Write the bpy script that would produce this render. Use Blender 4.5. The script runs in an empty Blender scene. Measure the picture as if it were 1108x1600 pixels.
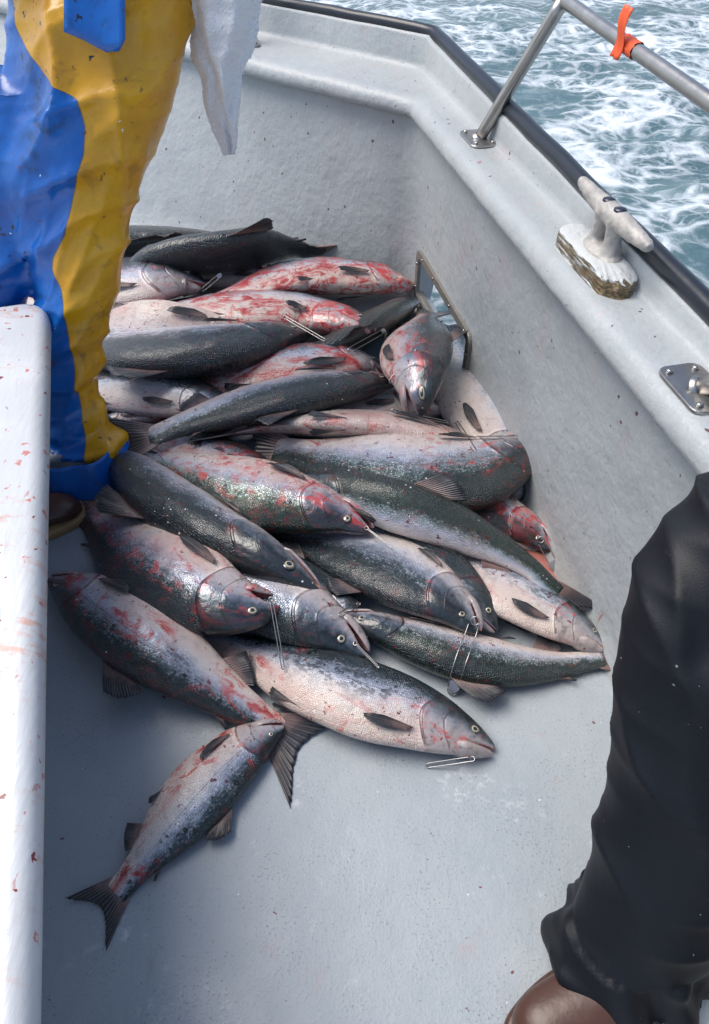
import bpy, bmesh, math, random
import numpy as np
from mathutils import Vector, Matrix, noise as mnoise
random.seed(7)
SC = bpy.context.scene; COL = SC.collection

# ------------------------------------------------------------------ camera, sky, sun
H = 1.5; TH = math.radians(46.7); FP = 1067.0; CX, CY = 554.0, 790.0
cd = bpy.data.cameras.new('camera'); cam = bpy.data.objects.new('camera', cd); COL.objects.link(cam)
cam.location = (0, 0, H); cam.rotation_euler = (math.pi/2 - TH, 0, 0)
cd.sensor_fit = 'VERTICAL'; cd.sensor_height = 24; cd.lens = FP/1600*24; cd.shift_y = -10/1600
cd.clip_start = .02; cd.clip_end = 4000
SC.camera = cam
SUN_EL, SUN_AZ = 60, -72        # azimuth clockwise from +Y (picture up) towards +X
w = bpy.data.worlds.new('World'); SC.world = w; w.use_nodes = True
nt = w.node_tree; bg = nt.nodes['Background']
sky = nt.nodes.new('ShaderNodeTexSky'); sky.sky_type = 'NISHITA'; sky.sun_disc = False
sky.sun_elevation = math.radians(SUN_EL); sky.sun_rotation = math.radians(SUN_AZ)
sky.air_density = 1.0; sky.dust_density = 2.5; sky.ozone_density = 1.0
nt.links.new(sky.outputs[0], bg.inputs[0]); bg.inputs[1].default_value = .15
sd = bpy.data.lights.new('sun', 'SUN'); sun = bpy.data.objects.new('sun', sd); COL.objects.link(sun)
sd.energy = 2.2; sd.angle = math.radians(42); sd.color = (1, .95, .88)
az = math.radians(SUN_AZ); el = math.radians(SUN_EL)
sdir = Vector((math.sin(az)*math.cos(el), math.cos(az)*math.cos(el), math.sin(el)))
sun.rotation_euler = sdir.to_track_quat('Z', 'Y').to_euler()
SC.view_settings.view_transform = 'Standard'; SC.view_settings.look = 'None'
SC.view_settings.exposure = 0.38; SC.view_settings.gamma = 1; SC.view_settings.use_curve_mapping = False

# ------------------------------------------------------------------ geometry helpers
ct, st = math.cos(TH), math.sin(TH)
def ray(u, v):
    a = (u-CX)/FP; b = (CY-v)/FP
    return np.array([a, ct+st*b, -st+ct*b])
def un(u, v, z):
    r = ray(u, v); t = (z-H)/r[2]
    return np.array([r[0]*t, r[1]*t, z])
def unY(u, v, Y):
    r = ray(u, v); t = Y/r[1]
    return np.array([r[0]*t, Y, H+r[2]*t])

def tag(o, label=None, cat=None, group=None, kind=None):
    if label: o['label'] = label
    if cat: o['category'] = cat
    if group: o['group'] = group
    if kind: o['kind'] = kind
    return o
def empty(name, loc, label, cat, group=None):
    o = bpy.data.objects.new(name, None); COL.objects.link(o); o.location = loc; o.empty_display_size = .05
    return tag(o, label, cat, group)
def mk(name, verts, faces, mat=None, parent=None, smooth=True, attrs=None, mats=None, fmat=None):
    """verts in world coordinates; linked as one mesh object with its origin at the parent or its own base"""
    V = np.asarray(verts, float)
    org = np.zeros(3)
    if parent is not None:
        p = parent; org = np.zeros(3)
        while p is not None: org = org + np.array(p.location); p = p.parent
        off = np.zeros(3)
    else:
        off = np.array([V[:, 0].mean(), V[:, 1].mean(), V[:, 2].min()]); org = off
    me = bpy.data.meshes.new(name)
    me.from_pydata((V-org).tolist(), [], faces)
    me.validate(clean_customdata=False); me.update()
    if smooth: me.polygons.foreach_set('use_smooth', [True]*len(me.polygons))
    if attrs:
        for k, a in attrs.items():
            a = np.asarray(a, float)
            if a.ndim == 2:
                at = me.attributes.new(k, 'FLOAT_VECTOR', 'POINT'); at.data.foreach_set('vector', a.ravel())
            else:
                at = me.attributes.new(k, 'FLOAT', 'POINT'); at.data.foreach_set('value', a)
    for m in (mats or ([mat] if mat else [])): me.materials.append(m)
    if fmat is not None and len(fmat) == len(me.polygons): me.polygons.foreach_set('material_index', fmat)
    o = bpy.data.objects.new(name, me); COL.objects.link(o)
    if parent is not None: o.parent = parent
    else: o.location = off
    return o
class MB:
    def __init__(s): s.v = []; s.f = []
    def add(s, v, f):
        n = len(s.v); s.v += [tuple(map(float, p)) for p in v]; s.f += [tuple(i+n for i in q) for q in f]; return s
    def grid(s, rows, cu=False, cap=False):
        """rows: list of equally long lists of points"""
        m = len(rows[0]); n = len(s.v)
        for r in rows: s.v += [tuple(map(float, p)) for p in r]
        for i in range(len(rows)-1):
            for j in range(m if cu else m-1):
                k = (j+1) % m
                s.f.append((n+i*m+j, n+i*m+k, n+(i+1)*m+k, n+(i+1)*m+j))
        if cap:
            s.f.append(tuple(n+j for j in range(m))[::-1]); s.f.append(tuple(n+(len(rows)-1)*m+j for j in range(m)))
        return s
    def tube(s, pts, r, n=12, closed=False):
        pts = [np.array(p, float) for p in pts]; rows = []
        prev = None; N = len(pts)
        for i, p in enumerate(pts):
            a = pts[(i-1) % N] if (closed or i > 0) else p; b = pts[(i+1) % N] if (closed or i < N-1) else p
            t = (b-a)/max(1e-9, np.linalg.norm(b-a))
            if prev is None:
                prev = np.cross(t, [0, 0, 1.]); 
                if np.linalg.norm(prev) < .1: prev = np.cross(t, [0, 1., 0])
            x = prev-t*np.dot(prev, t); x /= np.linalg.norm(x); y = np.cross(t, x); prev = x
            rr = r[i] if hasattr(r, '__len__') else r
            rows.append([p+rr*(math.cos(q)*x+math.sin(q)*y) for q in np.linspace(0, 2*math.pi, n, endpoint=False)])
        if closed: rows.append(rows[0]); return s.grid(rows, True)
        return s.grid(rows, True, True)
    def box(s, c, ax, ay, az):
        c, ax, ay, az = map(lambda q: np.array(q, float), (c, ax, ay, az))
        v = [c+i*ax+j*ay+k*az for i in (-1, 1) for j in (-1, 1) for k in (-1, 1)]
        return s.add(v, [(0, 1, 3, 2), (4, 6, 7, 5), (0, 4, 5, 1), (2, 3, 7, 6), (0, 2, 6, 4), (1, 5, 7, 3)])
    def prism(s, outline, base, up):
        """outline: list of 3-D points, extruded by vector up; slightly chamfered rim"""
        o = [np.array(p, float) for p in outline]; up = np.array(up, float); c = sum(o)/len(o); n = len(o)
        h = np.linalg.norm(up); uh = up/h; b = min(.003, h*.3)
        r0 = o; r1 = [p+up-uh*b for p in o]; r2 = [p+up+(c-p)/np.linalg.norm(c-p)*b for p in o]
        return s.grid([r0, r1, r2], True, True)
    def build(s, name, mat, parent=None, **k):
        return mk(name, s.v, s.f, mat, parent, **k)
def fixn(o):
    bm = bmesh.new(); bm.from_mesh(o.data); bmesh.ops.recalc_face_normals(bm, faces=bm.faces); bm.to_mesh(o.data); bm.free(); return o
def bevel(o, w=.004, seg=2, ang=35):
    m = o.modifiers.new('bevel', 'BEVEL'); m.width = w; m.segments = seg; m.limit_method = 'ANGLE'; m.angle_limit = math.radians(ang); return o

# ------------------------------------------------------------------ node helpers
class NG:
    def __init__(s, name):
        s.m = bpy.data.materials.new(name); s.m.use_nodes = True; s.t = s.m.node_tree
        s.b = s.t.nodes['Principled BSDF']
    def n(s, typ, **k):
        x = s.t.nodes.new('ShaderNode'+typ)
        for a, b in k.items(): setattr(x, a, b)
        return x
    def set(s, sock, v):
        if isinstance(v, bpy.types.NodeSocket): s.t.links.new(v, sock)
        elif isinstance(v, (tuple, list)) and len(v) == 3 and sock.type == 'RGBA': sock.default_value = (*v, 1)
        else: sock.default_value = v
    def P(s, **k):
        for a, b in k.items(): s.set(s.b.inputs[a.replace('_', ' ')], b)
    def math(s, op, a, b=0., c=None, clamp=False):
        x = s.n('Math', operation=op, use_clamp=clamp); s.set(x.inputs[0], a); s.set(x.inputs[1], b)
        if c is not None: s.set(x.inputs[2], c)
        return x.outputs[0]
    def mul(s, *a):
        r = a[0]
        for b in a[1:]: r = s.math('MULTIPLY', r, b)
        return r
    def step(s, v, lo, hi):                      # smoothstep 0..1, lo may exceed hi
        x = s.n('MapRange', interpolation_type='SMOOTHSTEP'); s.set(x.inputs[0], v)
        inv = lo > hi
        x.inputs[1].default_value = min(lo, hi); x.inputs[2].default_value = max(lo, hi)
        x.inputs[3].default_value = 1. if inv else 0.; x.inputs[4].default_value = 0. if inv else 1.
        return x.outputs[0]
    def mix(s, f, a, b, mode='MIX'):
        x = s.n('Mix', data_type='RGBA', blend_type=mode); s.set(x.inputs[0], f); s.set(x.inputs[6], a); s.set(x.inputs[7], b); return x.outputs[2]
    def attr(s, name):
        x = s.n('Attribute', attribute_name=name); return x
    def coord(s, kind='Object'):
        return s.n('TexCoord').outputs[kind]
    def mapv(s, v, scale=(1, 1, 1), loc=(0, 0, 0), rot=(0, 0, 0)):
        x = s.n('Mapping'); s.t.links.new(v, x.inputs[0]); x.inputs[1].default_value = loc; x.inputs[2].default_value = rot; x.inputs[3].default_value = scale; return x.outputs[0]
    def noise(s, v, scale=5, detail=4, rough=.5, dist=0., out=0):
        x = s.n('TexNoise'); s.t.links.new(v, x.inputs['Vector']); x.inputs['Scale'].default_value = scale; x.inputs['Detail'].default_value = detail
        x.inputs['Roughness'].default_value = rough; x.inputs['Distortion'].default_value = dist; return x.outputs[out]
    def vor(s, v, scale=5, feature='F1'):
        x = s.n('TexVoronoi', feature=feature); s.t.links.new(v, x.inputs['Vector']); x.inputs['Scale'].default_value = scale; return x
    def cells(s, v, scale, size, keep, warp=.0):
        """blots: voronoi cells, only a fraction 'keep' of them has a blot of radius 'size' (in cell units)"""
        if warp:
            nz = s.noise(v, scale*2.3, 2, out=1)
            mm = s.n('MixRGB') if False else None
            vm = s.n('VectorMath', operation='SCALE'); s.t.links.new(nz, vm.inputs[0]); vm.inputs[3].default_value = warp/scale
            va = s.n('VectorMath', operation='ADD'); s.t.links.new(v, va.inputs[0]); s.t.links.new(vm.outputs[0], va.inputs[1]); v = va.outputs[0]
        x = s.vor(v, scale); sep = s.n('SeparateColor'); s.t.links.new(x.outputs['Color'], sep.inputs[0])
        k = s.math('LESS_THAN', sep.outputs[0], keep)
        rad = s.math('MULTIPLY', s.math('ADD', sep.outputs[1], .35), size)
        d = s.math('SUBTRACT', rad, x.outputs['Distance'])
        return s.mul(k, s.step(d, 0, size*.25))
    def ramp(s, v, pts):
        x = s.n('ValToRGB'); s.set(x.inputs[0], v); e = x.color_ramp.elements
        while len(e) < len(pts): e.new(.5)
        for i, (p, c) in enumerate(pts): e[i].position = p; e[i].color = (*c, 1)
        return x.outputs[0]
    def bump(s, h, strength=.5, dist=.01, prev=None):
        x = s.n('Bump'); s.set(x.inputs['Height'], h); x.inputs['Strength'].default_value = strength; x.inputs['Distance'].default_value = dist
        if prev is not None: s.t.links.new(prev, x.inputs['Normal'])
        return x.outputs[0]

def simple(name, col, rough=.5, metal=0., bump=0., bscale=60, var=.1, vscale=8):
    g = NG(name); c = g.coord(); n1 = g.noise(c, vscale, 5)
    dark = tuple(x*(1-var) for x in col); lite = tuple(min(1, x*(1+var)) for x in col)
    g.P(Base_Color=g.mix(n1, dark, lite), Roughness=rough, Metallic=metal)
    if bump: g.P(Normal=g.bump(g.noise(c, bscale, 4), bump, .004))
    return g.m

def paint_wall():
    g = NG('painted_fibreglass'); c = g.n('NewGeometry').outputs['Position']
    a = g.noise(c, 2.2, 5, .6); b = g.noise(g.mapv(c, (9, 9, 2.2)), 1.3, 5, .6)
    col = g.mix(g.step(a, .3, .7), (.36, .39, .40), (.43, .46, .465))
    col = g.mix(g.mul(g.step(b, .5, .75), .35), col, (.36, .35, .34))
    pk = g.mul(g.step(g.noise(g.mapv(c, (5, 5, 1.6), (3, 1, 0)), 2.0, 5, .65), .56, .74), .30)
    col = g.mix(pk, col, (.50, .33, .31))
    # dried blood specks and thin runs
    col = g.mix(g.mul(g.cells(c, 26, .12, .38, .5), .9), col, (.10, .02, .02))
    col = g.mix(g.mul(g.cells(g.mapv(c, (1, 1, .28), (2, 5, 1)), 13, .085, .28, .5), .6), col, (.36, .07, .05))
    col = g.mix(g.mul(g.cells(g.mapv(c, (1, 1, 1), (9, 5, 1)), 46, .10, .35, .3), .8), col, (.07, .04, .035))
    g.P(Base_Color=col, Roughness=g.math('MULTIPLY_ADD', a, .2, .32))
    h = g.math('ADD', g.noise(c, 26, 4, .6), g.mul(g.noise(g.mapv(c, (1, 1, .35)), 90, 3), .35))
    g.P(Normal=g.bump(g.noise(c, 7, 3), .35, .02, g.bump(h, .55, .008))); return g.m
def deck_mat():
    g = NG('non_skid_deck_paint'); c = g.n('NewGeometry').outputs['Position']
    a = g.noise(c, 3.2, 5, .6)
    col = g.mix(g.step(a, .3, .7), (.315, .36, .395), (.37, .41, .435))
    grit = g.noise(c, 170, 3, .7); blot = g.step(g.noise(c, 9, 4), .42, .66)
    col = g.mix(g.mul(g.step(grit, .56, .68), g.math('MULTIPLY_ADD', blot, .55, .25)), col, (.15, .16, .165))
    col = g.mix(g.mul(g.cells(c, 75, .13, .25, .4), .6), col, (.12, .11, .10))
    sc = g.mul(g.step(g.noise(g.mapv(c, (1, .25, 1), rot=(0, 0, .7)), 16, 6, .75), .58, .70), g.step(g.noise(c, 2.7, 3), .45, .6)); col = g.mix(g.mul(sc, .35), col, (.20, .21, .215))
    px = g.mul(g.step(g.noise(g.mapv(c, loc=(7, 3, 0)), 6, 5, .7), .60, .75), .30); col = g.mix(px, col, (.42, .20, .18))
    wet = g.mul(g.step(g.noise(c, 5.5, 6, .65, .8), .53, .72), g.step(g.noise(c, 42, 4, .7), .48, .66))
    col = g.mix(g.mul(wet, .75), col, (.62, .65, .67))
    col = g.mix(g.mul(g.cells(c, 40, .07, .12, .3), .8), col, (.7, .72, .73))
    col = g.mix(g.mul(g.cells(g.mapv(c, loc=(4, 2, 0)), 20, .07, .4, .5), .9), col, (.13, .012, .015))
    g.P(Base_Color=col, Roughness=g.math('SUBTRACT', .5, g.mul(g.step(g.noise(c, 4, 4), .45, .65), .22)))
    n1 = g.bump(grit, .30, .004); g.P(Normal=g.bump(g.noise(c, 18, 4), .25, .01, n1)); return g.m
M = {}
M['wall'] = paint_wall(); M['deck'] = deck_mat()
def counter_mat():
    g = NG('white_gelcoat'); c = g.n('NewGeometry').outputs['Position']
    col = g.mix(g.step(g.noise(c, 5, 5), .35, .7), (.56, .58, .59), (.64, .66, .67))
    sm = g.mul(g.step(g.noise(g.mapv(c, (1, 3, 1)), 14, 5, .7), .50, .66), g.step(g.noise(c, 3.1, 3), .38, .55))
    col = g.mix(g.mul(sm, .75), col, (.60, .33, .25))
    col = g.mix(g.mul(g.cells(c, 34, .22, .50, .9), .8), col, (.55, .13, .09))
    col = g.mix(g.mul(g.cells(g.mapv(c, loc=(3, 7, 1)), 38, .20, .40, .8), .95), col, (.20, .008, .010))
    col = g.mix(g.mul(g.cells(g.mapv(c, (3, 1, 1), (1, 4, 1)), 18, .14, .35, .8), .6), col, (.50, .16, .13))
    g.P(Base_Color=col, Roughness=.3, Normal=g.bump(g.noise(g.mapv(c, (4, 1, 1)), 22, 4), .22, .006)); return g.m
M['counter'] = counter_mat()
def steel():
    g = NG('stainless_steel'); c = g.coord(); n = g.noise(c, 24, 5, .65)
    g.P(Base_Color=g.mix(n, (.30, .285, .265), (.52, .50, .475)), Metallic=.95, Roughness=g.math('MULTIPLY_ADD', n, .25, .2), Normal=g.bump(g.noise(c, 120, 3), .08, .003)); return g.m
M['steel'] = steel()
M['wire'] = simple('clip_wire', (.40, .39, .38), .25, .95, 0, var=.25, vscale=90)
def brownsteel():
    g = NG('weathered_frame_metal'); c = g.coord(); n = g.noise(c, 30, 5, .6)
    g.P(Base_Color=g.mix(n, (.16, .15, .13), (.30, .28, .25)), Metallic=.35, Roughness=.42, Normal=g.bump(n, .2, .004)); return g.m
M['frame'] = brownsteel()
M['rubber'] = simple('black_rubber', (.013, .017, .026), .3, 0, .35, 18, .35, 5)
M['alu'] = simple('weathered_cast_aluminium', (.44, .42, .39), .6, .25, 1.0, 45, .35, 34)
M['bolt'] = simple('tarnished_bolt', (.07, .075, .10), .3, .8, .3, 200, .5, 120)
M['orange'] = simple('orange_ribbon', (.85, .12, .035), .5, 0, .3, 40, .12, 12)
M['brownboot'] = simple('brown_rubber_boot', (.075, .035, .024), .35, 0, .3, 40, .25, 14)
M['skin'] = simple('skin', (.42, .22, .15), .5, 0, .1, 200, .08, 20)
M['sole'] = simple('tan_sole', (.40, .25, .11), .55, 0, .3, 40, .2, 20)
M['hair'] = simple('hair', (.05, .03, .02), .6, 0, .3, 200, .3, 60)
M['knit'] = simple('dark_knit', (.03, .035, .045), .85, 0, .4, 200, .2, 40)
def block_mat():
    g = NG('weathered_painted_wood'); c = g.coord()
    r = g.mapv(c, (60, 9, 140)); n = g.noise(r, 1.0, 5, .65)
    peel = g.attr('peel').outputs['Fac']
    f = g.step(g.math('ADD', n, g.mul(peel, .42)), .60, .74)
    wood = g.ramp(g.noise(r, 1.6, 4, .6), [(0.2, (.025, .018, .008)), (.5, (.13, .09, .045)), (.75, (.40, .30, .17))])
    wood = g.mix(g.mul(g.step(g.noise(c, 60, 3), .5, .65), g.step(peel, .8, 1.0)), wood, (.07, .075, .015))
    g.P(Base_Color=g.mix(f, (.56, .58, .57), wood), Roughness=.6, Normal=g.bump(g.math('SUBTRACT', g.noise(c, 60, 3), f), .9, .006)); return g.m
M['block'] = block_mat()

def water():
    g = NG('sea_water_and_foam'); c = g.n('NewGeometry').outputs['Position']
    dv = g.noise(c, 1.6, 3, .5, out=1)
    vs = g.n('VectorMath', operation='SCALE'); g.t.links.new(dv, vs.inputs[0]); vs.inputs[3].default_value = .55
    va = g.n('VectorMath', operation='ADD'); g.t.links.new(c, va.inputs[0]); g.t.links.new(vs.outputs[0], va.inputs[1]); q = va.outputs[0]
    q2 = g.mapv(q, (1, 1.25, 1), rot=(0, 0, .5))
    big = g.noise(q2, .85, 7, .62, .7); fine = g.noise(q2, 7, 6, .68, .8)
    v = g.vor(q2, 3.6, 'DISTANCE_TO_EDGE').outputs['Distance']; v2 = g.vor(g.mapv(q2, loc=(3, 1, 0)), 8.5, 'DISTANCE_TO_EDGE').outputs['Distance']
    lace = g.math('MAXIMUM', g.step(v, .30, .0), g.mul(g.step(v2, .22, .0), .6))
    s = g.math('ADD', g.mul(big, 1.15), g.math('ADD', g.mul(lace, .22), g.mul(fine, .36)))
    foam = g.step(s, .74, 1.14)
    sea = g.mix(g.step(g.noise(q, .9, 4), .35, .65), (.055, .115, .135), (.11, .185, .205))
    sea = g.mix(g.mul(g.step(fine, .4, .7), .35), sea, (.14, .25, .28))
    col = g.mix(foam, sea, (.74, .80, .84))
    g.P(Base_Color=col, Roughness=g.math('MULTIPLY_ADD', foam, .5, .12), IOR=1.33)
    n1 = g.bump(g.noise(q, 9, 5, .6), .5, .05); g.P(Normal=g.bump(g.math('ADD', fine, foam), .5, .02, n1)); return g.m
M['water'] = water()

# ------------------------------------------------------------------ boat geometry
C0 = np.array([.233, 2.73]); a1 = math.radians(12.1); a2 = math.radians(51.5)
d1 = np.array([-math.sin(a1), math.cos(a1)]); n1 = np.array([d1[1], -d1[0]])
d2 = np.array([-math.sin(a2), math.cos(a2)]); n2 = np.array([d2[1], -d2[0]])
def W1(out, along, z): p = C0+out*n1+along*d1; return np.array([p[0], p[1], z])      # along the right bulwark
def corner(o1, o2):
    A = np.array([n1, n2]); return C0+np.linalg.solve(A, np.array([o1, o2]))
def sheer(al): return .80+.045*np.clip((al+1.3)/1.6, -1.2, 1.4)                     # top of the toe rail
NEAR, FAR = -4.4, 3.2
def sweep(prof, name, mat, parent=None, label=None, nseg=60, cap=True, lo=NEAR, hi=FAR):
    """prof(al)-> list of (out1,out2,z); al<0 along the right wall, al>0 along the back wall"""
    rows = []
    for al in list(np.linspace(lo, -.06, nseg)) + [0] + list(np.linspace(.06, hi, nseg)):
        row = []
        for (o1, o2, z) in prof(al):
            cp = corner(o1, o2)
            p = cp+al*(d1 if al < 0 else d2)
            wob = .0022*mnoise.noise(Vector((p[0]*5, p[1]*5, z*6)))+.001*mnoise.noise(Vector((p[0]*19, p[1]*19, z*20)))
            row.append((p[0]+wob, p[1]+wob, z+wob*.8))
        rows.append(row)
    b = MB().grid(rows, False)
    return b.build(name, mat, parent)

# deck: big sheet clipped by the walls' line
def deck():
    b = MB(); rows = []
    A = C0+d1*NEAR; B = C0+d2*FAR
    ring = [A, C0, B, B-n2*1.2+np.array([-1.6, -.5]), np.array([-3.2, -1.6]), np.array([A[0], -1.6])]
    b.add([(p[0], p[1], 0) for p in ring], [tuple(range(6))[::-1]])
    o = b.build('deck', M['deck'], smooth=False); fixn(o); tag(o, kind='structure'); return o
deck()
# bulwark: inner wall with scupper opening, lip, cap, toe rail and outer hull (a wall: a thing of its own)
SA0, SA1, SZ0, SZ1 = -.745, -.155, .045, .200       # opening in the right wall
bul = empty('bulwark', (C0[0], C0[1], 0), 'pale grey painted bulwark with rounded lip and flat cap round the deck', 'bulwark')
def wobble(p): 
    k = .0025*mnoise.noise(Vector(p)*3.1)+.0012*mnoise.noise(Vector(p)*11)
    return (p[0]+k, p[1]+k, p[2])
b = MB()
zs = [-.02, SZ0, .08, .12, .16, SZ1, .26, .34, .42, .5, .58, .672]
als = sorted(set([round(x, 4) for x in np.linspace(NEAR, -.09, 66)] + [SA0, SA1]))
als = [a for a in als if not (0 < abs(a-SA0) < .02 or 0 < abs(a-SA1) < .02)]
fz = lambda z: -.0
idx = {}
vs, fs = [], []
def fil(z): return -.03*math.exp(-max(z, 0)/.014)
for i, a in enumerate(als):
    for j, z in enumerate(zs): idx[i, j] = len(vs); vs.append(wobble(W1(fil(z), a, z)))
for i in range(len(als)-1):
    for j in range(len(zs)-1):
        if als[i] >= SA0-1e-6 and als[i+1] <= SA1+1e-6 and zs[j] >= SZ0-1e-6 and zs[j+1] <= SZ1+1e-6: continue
        fs.append((idx[i, j], idx[i, j+1], idx[i+1, j+1], idx[i+1, j]))
b.add(vs, fs)
# rounded corner + back wall
rows = []
arc = []
R = .09; T = R*math.tan((a2-a1)/2)/1.0
P0 = C0+d1*(-.09); P1 = C0+d2*.09
for t in np.linspace(0, 1, 9): arc.append((1-t)**2*P0+2*t*(1-t)*C0+t*t*P1)
for t in np.linspace(.14, FAR, 50): arc.append(C0+d2*t)
for i_, p in enumerate(arc):
    al = max(0., float(np.dot(p-C0, d2))); fl = (.05+.20*al)*min(1, i_/8)      # the forward wall flares outwards towards its top
    rows.append([wobble((p[0]+(fil(z)*.9-fl*max(0, 1-z/.66))*n2[0], p[1]+(fil(z)*.9-fl*max(0, 1-z/.66))*n2[1], z)) for z in zs])
b.grid(rows[:])
o = b.build('inner_wall', M['wall'], bul); fixn(o)
def cap_prof(al):
    s = float(sheer(-abs(al) if al < 0 else .3))
    return [(.03, .03, .668), (-.012, -.012, .662), (-.030, -.032, .664), (-.042, -.046, .676), (-.044, -.05, .692), (-.036, -.043, .712), (-.018, -.024, .727), (.006, .006, .731),
            (.05, .12, .729), (.085, .24, .730), (.096, .262, .737), (.101, .272, .755), (.104, .277, s-.012), (.110, .283, s-.003), (.13, .305, s-.001), (.165, .35, s-.004)]
sweep(cap_prof, 'cap', M['wall'], bul)
def hull_prof(al):
    s = float(sheer(al if al < 0 else .3))
    return [(.160, .345, s-.01), (.168, .355, s-.05), (.150, .33, .60), (.10, .26, .3), (.045, .2, .0), (-.02, .12, -.35), (-.12, .0, -.9)]
# outer hull with an opening facing the scupper
hb = MB(); rows = []; hal = [a for a in als]; HZ = [None, .70, .60, .45, .32, SZ1+.012, .12, SZ0-.03, -.2, -.5, -.9]
def hout(z): return np.interp(z, [-.9, -.35, 0, .3, .6, .75, .9], [-.12, -.02, .05, .10, .150, .168, .163])
vs, fs, idx = [], [], {}
for i, a in enumerate(hal):
    for j, z in enumerate(HZ):
        zz = float(sheer(a))-.01 if z is None else z
        idx[i, j] = len(vs); vs.append(W1(hout(zz), a, zz))
for i in range(len(hal)-1):
    for j in range(len(HZ)-1):
        if hal[i] >= SA0-1e-6 and hal[i+1] <= SA1+1e-6 and HZ[j] is not None and HZ[j] <= SZ1+.02 and HZ[j+1] >= SZ0-.04: continue
        fs.append((idx[i, j], idx[i+1, j], idx[i+1, j+1], idx[i, j+1]))
hb.add(vs, fs)
rows = []
for t in np.linspace(0, FAR, 20):
    rr = []
    for z in HZ:
        zz = float(sheer(.3))-.01 if z is None else z
        cp = corner(hout(zz), hout(zz)+.19); p = cp+t*d2; rr.append((p[0], p[1], zz))
    rows.append(rr)
j0 = [W1(hout(float(sheer(-.09))-.01 if z is None else z), -.09, float(sheer(-.09))-.01 if z is None else z) for z in HZ]
hb.grid([j0]+rows)
o = hb.build('outer_hull', M['wall'], bul)
# tunnel of the scupper
def W1o(a, z): return W1(hout(z), a, z)
b = MB(); zb, zt = SZ0-.03, SZ1+.012
ins = [W1(0.001, SA0, SZ0), W1(.001, SA1, SZ0), W1(.001, SA1, SZ1), W1(.001, SA0, SZ1)]
ous = [W1o(SA0, zb), W1o(SA1, zb), W1o(SA1, zt), W1o(SA0, zt)]
b.grid([ins, ous], True); o = b.build('scupper_tunnel', M['wall'], bul, smooth=False)
def rrect(a0, a1_, z0, z1, r, n=6):
    out = []
    for (ca, cz, q) in ((a1_-r, z0+r, -90), (a1_-r, z1-r, 0), (a0+r, z1-r, 90), (a0+r, z0+r, 180)):
        for t in np.linspace(0, 90, n): out.append((ca+r*math.cos(math.radians(q+t)), cz+r*math.sin(math.radians(q+t))))
    return out
fr = empty('scupper_frame', W1(0, -.45, .02), 'grey metal frame screwed round the scupper opening low in the side wall', 'scupper frame')
O = rrect(SA0-.033, SA1+.033, SZ0-.035, SZ1+.03, .035); I = rrect(SA0-.001, SA1+.001, SZ0-.001, SZ1+.001, .014)
b = MB(); th = -.012
b.grid([[W1(.0, a, z) for a, z in O], [W1(th+.002, a, z) for a, z in O], [W1(th, a*1-np.sign(a+.45)*.002, z) for a, z in O], [W1(th, a, z) for a, z in I], [W1(.02, a, z) for a, z in I]], True)
fixn(b.build('frame', M['frame'], fr, smooth=False))
for a, z in [(SA1+.016, .07), (SA1+.016, .17), (SA1-.05, SZ1+.015), (-.35, SZ1+.015), (-.55, SZ1+.015), (SA0+.03, SZ1+.015), (SA0-.016, .15), (SA0-.016, .08), (-.3, SZ0-.017), (-.5, SZ0-.017)]:
    p = W1(th, a, z); q = np.array([-n1[0], -n1[1], 0]); x = np.array([d1[0], d1[1], 0]); y = np.array([0, 0, 1.])
    b = MB(); rows = [[p+q*h+r*(math.cos(t)*x+math.sin(t)*y) for t in np.linspace(0, 2*math.pi, 10, endpoint=False)] for h, r in ((-.001, .0062), (.002, .0058), (.0035, .003))]
    b.grid(rows, True, True); b.build('screw', M['wire'], fr)

# black rub rail
rb = MB()
pts = []
for a in np.linspace(NEAR, -.0, 70):
    pts.append(W1(.128+.012*max(0, min(1, (a+1.3)/1.3)), a+.15, float(sheer(a))+.006))
cc = corner(.14, .31)
pts = [p for p in pts if np.dot(p[:2]-cc, d1) < -.03]
pts.append([cc[0], cc[1], float(sheer(.2))+.006])
for t in np.linspace(.06, FAR, 30): pp = cc+t*d2; pts.append([pp[0], pp[1], float(sheer(.3))+.006])
pts = [(p[0]+.003*mnoise.noise(Vector((p[0]*6, p[1]*6, 0))), p[1], p[2]+.003*mnoise.noise(Vector((p[0]*6, p[1]*6, 5)))) for p in pts]
rb.tube(pts, .0235, 16)
o = rb.build('rub_rail', M['rubber']); tag(o, 'thick black rubber rub rail along the outer edge of the gunwale', 'rub rail')

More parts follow.
